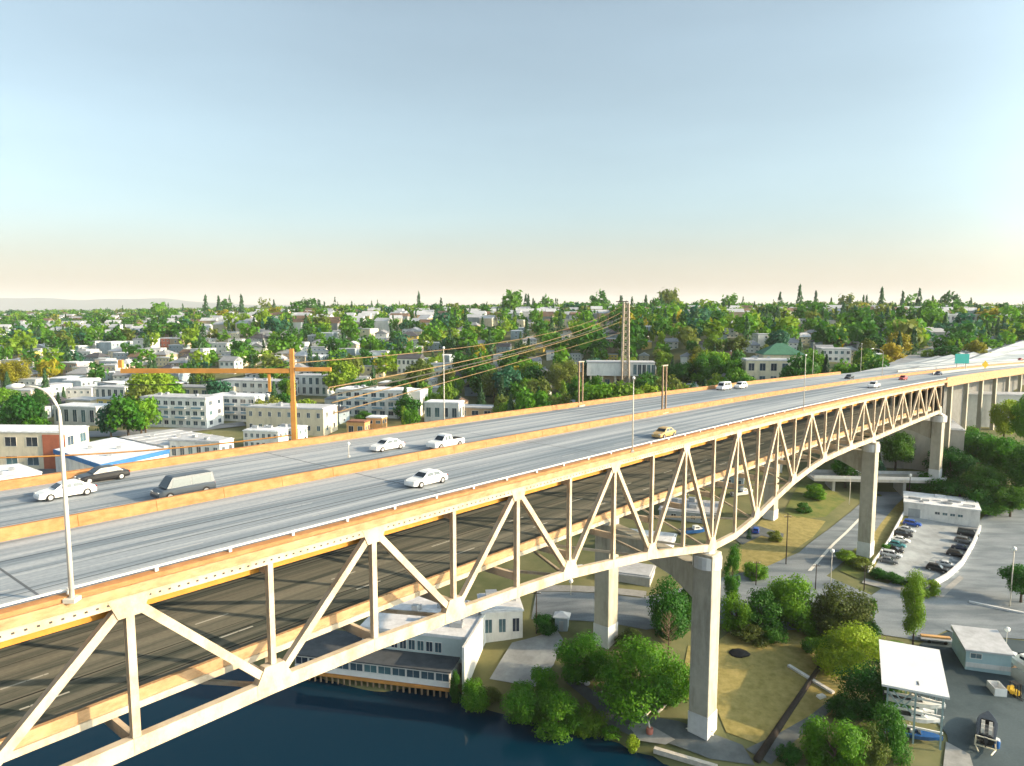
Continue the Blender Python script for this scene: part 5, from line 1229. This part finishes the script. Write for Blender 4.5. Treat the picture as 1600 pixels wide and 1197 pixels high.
p = gp(1557, 1082); t = thing('skip_container', 'white open topped container beside the thin mast of the boat shed', 'container', p, R(-10)); k = MB()
k.box((0, 0, .15), (2.0, 3.0, .2)); k.box((-.95, 0, .85), (.1, 3.0, 1.2)); k.box((.95, 0, .85), (.1, 3.0, 1.2)); k.build('body', m_hullw, t); k = MB(); k.box((0, -1.45, .86), (1.78, .1, 1.2)); k.box((0, 1.45, .86), (1.78, .1, 1.2)); k.build('end_panel', m_trim, t)
for px_, py_, a_, hm_, lb in ((905, 900, .5, m_hullw, 'white boat stored on the grass verge left of the far pier column'), (1120, 800, .9, m_hullw, 'white boat stored in front of the pale blue shed under the truss'), (1085, 835, .2, m_hullg, 'blue boat stored in front of the grey workshop under the truss'), (1160, 775, .4, m_hullw, 'white boat beside the garage row under the truss')):
    p = gp(px_, py_); boat(8.5, 2.6, 1.5, hm_, p + Vector((0, 0, .25)), a_, lb, True)
# black open boat on its cream trailer
p = gp(1541, 1150); a = gp(1544, 1108) - gp(1537, 1192); az = math.atan2(a.y, a.x)
boat(9.2, 2.9, 1.4, m_hullb, p + Vector((0, 0, .75)), az, 'long black open boat with white seats on a cream trailer', False, seats=3)
t = thing('boat_trailer', 'cream tubular boat trailer under the long black boat', 'trailer', p, az)
for y in (-1.1, 1.1): k = MB(); k.tube([(-6.6, y*.75, .5), (-4.6, y*1.25, .55), (3.2, y*.8, .55), (5.2, 0, .55)], .11, 6); k.build('rail', mat('cream_tube', (.70, .64, .48), .5, .06, 1.0), t)
k = MB(); k.box((-4.7, 0, .56), (.2, 3.0, .2)); k.box((-2.2, 0, .45), (.2, 2.6, .18)); k.box((1.6, 0, .45), (.2, 1.9, .18)); k.build('cross_member', MATS['cream_tube'], t)
k = MB(); k.tube([(-4.8, -1.4, .6), (-4.9, -1.35, 2.2), (-4.9, 1.35, 2.2), (-4.8, 1.4, .6)], .1, 6); k.build('guide_frame', MATS['cream_tube'], t)
for y in (-1.45, 1.45): k = MB(); k.tube([(-1.6, y - .1, .34), (-1.6, y + .1, .34)], .34, 14); k.build('wheel', m_tyre, t)
p = gp(1556, 1168); t = thing('barrel', 'blue barrel with a white lid beside the black boat', 'barrel', p); k = MB(); k.tube([(0,0,0), (0,0,.1), (0,0,.9), (0,0,1.3), (0,0,1.38)], [.5,.55,.58,.55,.5], 16); k.build('drum', m_hullg, t, True); k = MB(); k.tube([(0,0,1.385), (0,0,1.5)], .5, 16); k.build('lid', m_hullw, t)
p = gp(1462, 1003); t = thing('lumber_trailer', 'flat trailer with an orange load and pale rails behind the boat rack canopy', 'trailer', p, R(-14)); k = MB(); k.box((0, 0, .7), (6, 2.2, .3)); k.build('bed', m_metal, t); k = MB(); k.box((0, .3, 1.0), (5.4, .9, .3)); k.build('load', WALL['orange'], t)
for x in (-1.5, 1.5):
    for y in (-1, 1): k = MB(); k.tube([(x, y - .1, .36), (x, y + .1, .36)], .36, 12); k.build('wheel', m_tyre, t)
# odds and ends on the lawn and shore
p = gp(1155, 1022); k = MB(); rr = random.Random(2); rings = []
for z, r_ in ((-.1, 1.7), (.35, 1.5), (.7, .9), (.85, .3)): rings.append([(p.x + math.cos(a_*math.pi/6)*r_*1.25*rr.uniform(.8, 1.15), p.y + math.sin(a_*math.pi/6)*r_*rr.uniform(.8, 1.15), p.z + z) for a_ in range(12)])
k.loft(rings); tag(k.build('tarpaulin_heap', m_tyre), 'crumpled black tarpaulin heap on the dry lawn right of the nearest pier', 'tarpaulin')
for i, (px, py, l) in enumerate([(908, 1066, 'left'), (917, 1070, 'right')]):
    p = gp(px, py); k = MB(); k.loft([[(p.x + math.cos(a_*math.pi/5)*r_, p.y + math.sin(a_*math.pi/5)*r_*.8, p.z + z) for a_ in range(10)] for z, r_ in ((0, .45), (.3, .62), (.62, .5), (.85, .15))]); tag(k.build('rubbish_bag', m_hullw, None, True), f'white rubbish bag beside the shore path, {l} one of the pair', 'bag')
p = gp(985, 1110); k = MB(); k.loft([[(p.x + math.cos(a_*math.pi/5)*r_, p.y + math.sin(a_*math.pi/5)*r_*.7, p.z + z) for a_ in range(10)] for z, r_ in ((0, .6), (.3, .75), (.6, .5), (.8, .1))]); tag(k.build('rubbish_bag', m_hullw, None, True), 'white rubbish bag lying alone under the big shrub by the pier', 'bag')
m_drift = mat('driftwood', (.50, .46, .40), .9, .2, 1.5)
for (a, b_, l) in (((1002, 1126), (1016, 1114), 'pale driftwood log beside the shore slab, left one'), ((1027, 1117), (1041, 1104), 'pale driftwood log near the dry grass, right one')):
    p, q = gp(*a), gp(*b_); p.z += .35; q.z += .35; k = MB(); k.tube([p, p.lerp(q, .5), q], [.28, .24, .16], 7); tag(k.build('driftwood_log', m_drift, None, True), l, 'log')
p = gp(1015, 1148); p.z += .25; t = thing('fire_barrel', 'small rusty barrel with a pale pipe on the shore slab', 'barrel', p); k = MB(); k.tube([(0,0,0), (0,0,.4), (0,0,.95)], [.55,.6,.55], 12); k.build('drum', WALL['rose'], t); k = MB(); k.tube([(0,.1,.9), (-.3,.1,2.2)], .16, 8); k.build('pipe', m_drift, t)
p = gp(1093, 1146); p.z += .3; t = thing('rowing_boat', 'upturned pale rowing boat lying at the foot of the nearest pier column', 'boat', p, R(-25)); k = MB(); rings = []
for i in range(7):
    u_ = i/6 - .5; w = .75*max(.06, 1 - abs(u_*2)**2.2); rings.append([(u_*4.6, math.cos(a_*math.pi/6)*w, math.sin(a_*math.pi/6)*w*.75) for a_ in range(7)])
k.loft(rings); k.build('hull', m_hullw, t, True); k = MB(); k.box((0, 0, .58), (4.2, .08, .1)); k.build('keel', m_wood, t)
p = gp(1283, 1090); k = MB(); k.box((p.x, p.y, p.z + .25), (1.6, 1.0, .5), .4, 0, .8); tag(k.build('picnic_box', m_hullw), 'small white box lying beside the footpath on the lawn', 'box')
a, b_ = gp(1232, 1042), gp(1302, 1085); k = MB(); k.beam((a.x, a.y, a.z + .3), (b_.x, b_.y, b_.z + .3), .7, .4); tag(k.build('concrete_kerb', m_pale), 'pale low concrete kerb crossing the dry lawn to the footpath', 'kerb')
a, b_ = gp(1022, 1176), gp(1120, 1205); k = MB(); k.beam((a.x, a.y, a.z + .5), (b_.x, b_.y, b_.z + .5), .8, .8); tag(k.build('sea_wall', m_drift), 'grey timber sea wall along the shore at the bottom edge', 'wall')
a, b_ = gp(1514, 942), gp(1600, 960); k = MB(); k.beam((a.x, a.y, a.z + .25), (b_.x, b_.y, b_.z + .25), .6, .45); tag(k.build('kerb_island', m_pale), 'long pale kerb island in the wide street near the globe street light', 'kerb')
# ---------------------------------------------------------------- roads on the far bank
m_hroad = streak_mat('hill_road', ((0.17, 0.18, 0.19), (0.26, 0.27, 0.28)), 0.05, 0.2)
drape('hill_road', [(100, 676), (260, 672), (380, 660), (385, 666), (262, 680), (100, 686)], 0.35, m_hroad, 5)
drape('quay', [(-60, 730), (60, 722), (90, 735), (160, 745), (60, 765), (-60, 770)], 0.3, m_road, 4)
drape('grass_bank', [(105, 690), (200, 682), (330, 676), (330, 682), (180, 694), (105, 706)], 0.3, m_green, 4)
# slip road climbing away to the right
LP = [(1395, 572), (1450, 553), (1490, 537), (1515, 523), (1530, 513)]; k = MB(); Wd = 7.0; V = []
cen = []
for (a, b_), dz in zip(LP, (0, 0, 0, 0, 0)):
    cen.append(gp(a, b_))
st = bp(s_cache(33.5, 1395), 33.0); cen[0] = Vector((st.x, st.y, st.z - .2))
for i, c in enumerate(cen):
    d = (cen[min(i + 1, len(cen) - 1)] - cen[max(i - 1, 0)]); d.z = 0; d.normalize(); n = Vector((-d.y, d.x, 0)); h = c.z + (.8 if i else 0)
    V += [(c.x + n.x*Wd, c.y + n.y*Wd, h), (c.x - n.x*Wd, c.y - n.y*Wd, h), (c.x - n.x*Wd, c.y - n.y*Wd, h - 6), (c.x + n.x*Wd, c.y + n.y*Wd, h - 6)]
k.loft([V[i*4:i*4 + 4] for i in range(len(cen))]); k.uv = [(v[1], v[0]) for v in k.v]
struct('slip_road', k, m_hroad)

# ---------------------------------------------------------------- the hillside: houses and trees
LMK = [('golden round tree', 22, 585), ('street lamp arm', 85, 605), ('warehouse with blue fascia', 170, 705), ('white apartment block', 275, 640), ('orange mast', 465, 600), ('long cream building', 445, 655),
       ('white modern flats', 578, 630), ('blue grey cube house', 542, 556), ('thin pole', 695, 590), ('blue green shrub mass', 842, 632), ('olive round tree', 878, 590), ('lattice pylon', 978, 520), ('cantilevered building', 985, 580),
       ('twin median posts', 1037, 600), ('beige apartment block', 1208, 582), ('green roofed hall', 1224, 550), ('white two storey house', 1306, 556), ('curved median lamp', 1375, 560), ('slip road', 1480, 535), ('long ridge building', 1510, 503), ('teal motorway sign', 1502, 560), ('orange arm', 300, 578), ('left skyline', 120, 490)]
ORD = ['nearest', 'second nearest', 'third nearest', 'fourth nearest', 'fifth nearest', 'sixth nearest', 'seventh nearest', 'eighth nearest', 'ninth nearest', 'tenth nearest', 'eleventh nearest', 'twelfth nearest', 'thirteenth nearest', 'fourteenth nearest', 'fifteenth nearest', 'sixteenth nearest', 'seventeenth nearest', 'eighteenth nearest', 'nineteenth nearest', 'twentieth nearest']
def near_lmk(q):
    n, x, y = min(LMK, key=lambda L: (L[1] - q[0])**2 + ((L[2] - q[1])*2)**2); dx, dy = q[0] - x, q[1] - y
    d = 'above' if dy < -abs(dx)*.45 else 'below' if dy > abs(dx)*.6 else 'left of' if dx < 0 else 'right of'
    return n, d, math.hypot(dx, dy)
def name_all(items, fmt):
    """items: (object, words, px) - one label each, told apart by look, then by the landmark they stand nearest to"""
    G = {}
    for o, w, q in items:
        n, d, r = near_lmk(q); G.setdefault((w, n, d), []).append((r, o))
    for (w, n, d), L in G.items():
        L.sort(key=lambda a: a[0])
        for i, (r, o) in enumerate(L):
            pre = '' if len(L) == 1 else ORD[min(i, len(ORD) - 1)] + ' '
            lab = f'{pre}{w} {d} the {n}'
            o['label'] = lab if len(lab.split()) > 13 else lab.replace(f' {d} the', f' on the hillside {d} the')
FARB = np.array([(-400, 800), (0, 757), (200, 728), (398, 697), (600, 663), (798, 640), (900, 625), (1025, 609), (1200, 590), (1300, 581), (1400, 567), (1450, 557), (1500, 530), (1600, 524), (1900, 500)])
def hidden(px, ytop): return ytop > np.interp(px, FARB[:, 0], FARB[:, 1]) + 2
# footprints kept clear of scattered trees and houses
KEEP = [(o.location.x, o.location.y, 16 if len(o.children) > 3 else 7) for o in C.objects if o.parent is None and o.get('category') in ('building', 'apartment block', 'warehouse', 'workshop', 'shed', 'house', 'hall', 'pylon', 'garage', 'enclosure') and o.location.y > 150]
for x, y, r in list(KEEP):
    u_ = math.hypot(x, y)
    for k_ in (12, 24, 36, 48): KEEP.append((x - x/u_*k_, y - y/u_*k_, r*.75))
for s in np.arange(150, 640, 9):
    for o in (2, 17, 32): c = bp(s, o); KEEP.append((c.x, c.y, 12))
for c0, c1 in zip(cen[:-1], cen[1:]):
    for u in (0, .25, .5, .75): c = c0.lerp(c1, u); KEEP.append((c.x, c.y, 10))
for r0 in rings_slip:
    for u in (0, .2, .4, .6, .8, 1.0): c = r0[0].lerp(r0[1], u); KEEP.append((c.x, c.y, 11))
class Grid:
    def __init__(s, cell): s.c = cell; s.d = {}
    def ok(s, x, y, r):
        i, j = int(x//s.c), int(y//s.c); n = int(r//s.c) + 2
        for a in range(i - n, i + n + 1):
            for b in range(j - n, j + n + 1):
                for (X, Y, q) in s.d.get((a, b), ()):
                    if (X - x)**2 + (Y - y)**2 < (max(q, r) if q < 900 else r)**2: return False
        return True
    def add(s, x, y, r): s.d.setdefault((int(x//s.c), int(y//s.c)), []).append((x, y, r))
G = Grid(20)
for x, y, r in KEEP: G.add(x, y, r)
# --- house patterns
hr = random.Random(21)
def house_proto(W, D, H, wall, roof, style, rows, cols):
    t = block('hillside_house', None, 'house', 0, 0, 0, 0, D, 0, wall, rows, cols, roof, style, 1, 4.0, (.4, .4), pos=Vector((0, 0, -500)), W=W, H=H)
    if style != 'flat':
        rf = [c for c in t.children if c.name.startswith('roof')]; k = MB(); k.box((W*.2, D*.6, H + min(W, D)*.26), (.8, .8, 1.9))
        if rf: k.build('chimney', WALL['grey'], rf[0])
    return t
PROT = []
for wall, wn_ in (('white', 'white'), ('cream', 'cream'), ('tan', 'tan'), ('grey', 'grey'), ('bluegrey', 'pale blue'), ('pink', 'pinkish'), ('yellow', 'yellow'), ('rose', 'brick red')):
    for (W, D, H, st, rows, cols, kind) in ((11, 10, 6.0, 'gable', 2, 3, 'gabled house'), (13, 11, 5.2, 'hip', 2, 4, 'hip roofed house'), (15, 11, 7.5, 'flat', 2, 4, 'flat roofed block')):
        roof = hr.choice(['light', 'grey', 'light', 'grey', 'dark', 'light', 'brown']) if st != 'flat' else hr.choice(['white', 'light'])
        PROT.append((house_proto(W, D, H, wall, roof, st, rows, cols), f'{wn_} {kind}', 9 if wall == 'white' else 3 if wall in ('cream', 'bluegrey') else 1))
bpy.context.view_layer.update()
def kids(o):
    KIDS[o.name] = list(o.children)
    for c in KIDS[o.name]: kids(c)
for p_, _, _ in PROT: kids(p_)
HI = []; far_houses = []
tries = 0
cand = []
while tries < 7000:
    tries += 1; Y = 330 + 1250*hr.random()**1.0; X = Y*hr.uniform(-.86, .86)
    if X < -.8*Y and hr.random() < .5: continue
    cand.append((Y, X))
cand.sort()
for Y, X in cand:
    z = gz(X, Y)
    if z > 90: continue
    q = topx((X, Y, z + 7))
    if not (-40 < q[0] < 1640) or hidden(*q): continue
    town = Y < 600 and q[0] < 690
    if not G.ok(X, Y, 15 if town else 15 + Y*.010): continue
    G.add(X, Y, 9); u_ = math.hypot(X, Y)
    for k_ in (9, 17, 24 + Y*.012): G.add(X - X/u_*k_, Y - Y/u_*k_, 5.5)
    if len(HI) < 285: 
        P_ = hr.choices(PROT, [w * (3 if town and 'flat' in n_ and ('white' in n_ or 'blue' in n_ or 'cream' in n_) else 1) for _, n_, w in PROT])[0]; sc_ = hr.uniform(.7, 1.1) if town else hr.uniform(.55, .9)
        o = dup(P_[0], (X, Y, z), R(-10) + hr.choice([0, 0, math.pi/2, -math.pi/2]) + hr.uniform(-.2, .2), sc_, group='houses on the far hillside'); HI.append((o, P_[1], q))
    else: far_houses.append((X, Y, z))
name_all(HI, 'house')
for p_, _, _ in PROT: drop(p_)
# houses too far and too many to tell apart
k = MB(); hm = [WALL['white'], WALL['cream'], WALL['tan'], WALL['grey'], ROOF['light'], ROOF['brown']]
for X, Y, z in far_houses:
    a = R(-10) + hr.uniform(-.3, .3); W, D, H = hr.uniform(10, 18), 10, hr.uniform(6, 10); m = hr.choice([0, 0, 1, 2, 3]); k.box((X, Y, z + H/2 - 1), (W, D, H + 2), a, m)
    c, s_ = math.cos(a), math.sin(a); T = lambda x, y, zz: (X + x*c - y*s_, Y + x*s_ + y*c, z + zz); x, y = W/2 + .4, D/2 + .4
    k.add([T(-x, -y, H + .02), T(x, -y, H + .02), T(x, y, H + .02), T(-x, y, H + .02), T(-x, 0, H + 3), T(x, 0, H + 3)], [(0,1,5,4), (2,3,4,5), (1,2,5), (3,0,4), (3,2,1,0)], hr.choice([4, 4, 5]))
if k.v: tag(k.build('far_houses', hm), 'scatter of small pale houses dotted among the trees near the ridge', 'houses', kind='stuff')
# --- trees on the hill
tr = random.Random(5); TI = []; FT = []
cand = []
for _ in range(34000):
    Y = 300 + 1700*tr.random()**1.2; X = Y*tr.uniform(-.9, .9); cand.append((Y, X))
cand.sort()
NAMES = {'broad': 'broadleaf_tree', 'conifer': 'conifer_tree', 'column': 'poplar_tree'}
TONES = {'dark': 'dark green', 'mid': 'mid green', 'bright': 'light green', 'olive': 'olive green', 'gold': 'golden green', 'teal': 'blue green', 'needle': 'blackish green'}
G2 = Grid(20)
for Y, X in cand:
    z = gz(X, Y)
    kind = tr.choices(['broad', 'conifer', 'column'], [7.5, 1.6, .6])[0]
    h = (tr.uniform(8, 14) if tr.random() < .7 else tr.uniform(14, 21)) if kind == 'broad' else tr.uniform(11, 20) if kind == 'conifer' else tr.uniform(10, 17)
    h *= (1.2 if Y < 650 else .92) if kind == 'broad' else (1 if Y < 650 else .85)
    w = h*tr.uniform(.75, 1.15) if kind == 'broad' else h*tr.uniform(.42, .60) if kind == 'conifer' else h*tr.uniform(.35, .45)
    q = topx((X, Y, z + h*.6)); qt = topx((X, Y, z + h))
    if not (-30 < q[0] < 1630) or hidden(qt[0], qt[1]): continue
    sp = w*.34 + (.8 if Y < 650 else 1.9) + (2.5 if math.sin(X*.011 + 2)*math.sin(Y*.013 + X*.004) > .15 else 0)
    if Y < 420 and q[0] < 680 and tr.random() < .35: continue
    if not G.ok(X, Y, max(4.5, sp)) or not G2.ok(X, Y, sp): continue
    G2.add(X, Y, sp)
    tone = 'needle' if kind == 'conifer' else tr.choices(['dark', 'mid', 'bright', 'olive', 'gold', 'teal'], [3.4, 3.8, 2.0, 1.0, .35, 1.0])[0]
    if len(TI) < 232:
        o = plant(NAMES[kind], None, 'tree', (X, Y, z - .2), h, w, kind, tone, tr.randrange(4), 'trees on the far hillside', 1500, .05); TI.append((o, f'{TONES[tone]} ' + {'broad': 'round crowned tree', 'conifer': 'pointed conifer', 'column': 'narrow upright tree'}[kind], q))
    else: FT.append((X, Y, z, h, w, kind, tone))
name_all(TI, 'tree')
# tall conifers that stick up along the skyline, and the wood on the ridge
rs = np.random.RandomState(4)
for i in range(85):
    c0 = tr.choice([-.45, -.4, -.3, -.12, .04, .05, .2, .22, .3, .42, .5, .6]); Y = tr.uniform(800, 1350); X = Y*(c0 + tr.gauss(0, .03)); h = tr.uniform(18, 36); kd = tr.choice(['broad', 'conifer', 'conifer']); FT.append((X, Y, gz(X, Y), h, h*(.8 if kd == 'broad' else .46), kd, tr.choice(['dark', 'mid', 'olive']) if kd == 'broad' else 'needle'))
for i in range(50):
    Y = tr.uniform(1150, 1700); X = Y*tr.uniform(-.62, .82); FT.append((X, Y, gz(X, Y), tr.uniform(15, 28), tr.uniform(8, 12), 'conifer', 'needle'))
for i in range(110):
    Y = tr.uniform(1250, 1800); X = Y*tr.uniform(-.5, .82); h = tr.uniform(12, 22); FT.append((X, Y, gz(X, Y), h, h*tr.uniform(.8, 1.2), 'broad', tr.choice(['dark', 'mid', 'olive', 'teal'])))
bank = {}
for kd in ('broad', 'conifer', 'column'):
    bank[kd] = [crown_pts(kd, np.random.RandomState(50 + i), 150, .11 if kd != 'conifer' else .10) for i in range(6)]
out = {}
for X, Y, z, h, w, kd, tone in FT:
    V = bank[kd][tr.randrange(6)]
    if Y > 1100: V = V.reshape(-1, 12)[::2].reshape(-1, 3)
    a = tr.uniform(0, 6.28); c, s_ = math.cos(a), math.sin(a)
    P = np.stack([(V[:, 0]*c - V[:, 1]*s_)*w*1.1 + X, (V[:, 0]*s_ + V[:, 1]*c)*w*1.1 + Y, V[:, 2]*h + z], 1); out.setdefault(tone, []).append(P)
lm = bpy.data.meshes.new('far_woods'); allV = []; mi = []
for ti, (tone, L) in enumerate(out.items()):
    v = np.concatenate(L); allV.append(v); mi += [ti]*(len(v)//4)
me = quad_mesh('far_woods', np.concatenate(allV), None)
for tone in out:
    m = LEAF[tone].copy(); m.name = 'far_' + LEAF[tone].name; 
    for n in m.node_tree.nodes:
        if n.type == 'TEX_NOISE': n.inputs['Scale'].default_value = 0.05
    me.materials.append(m)
me.polygons.foreach_set('material_index', mi); me.update()
tag(link('far_woods', me), 'mixed trees covering the upper hillside up to the skyline', 'woodland', kind='stuff')
# ---------------------------------------------------------------- the air
hm_ = bpy.data.materials.new('haze'); hm_.use_nodes = True; hn = hm_.node_tree.nodes; hn.remove(hn['Principled BSDF'])
pv = hn.new('ShaderNodeVolumePrincipled'); pv.inputs['Color'].default_value = (.86, .90, .95, 1); pv.inputs['Density'].default_value = 0.000055
hm_.node_tree.links.new(pv.outputs[0], hn['Material Output'].inputs['Volume'])
k = MB(); k.box((0, 7000, 160), (40000, 16000, 350)); tag(k.build('haze', hm_), 'thin evening haze over the hillside', 'haze', kind='stuff')
print('houses', len(HI), 'far', len(far_houses), 'trees', len(TI), 'far', len(FT), 'objects', len(C.objects))
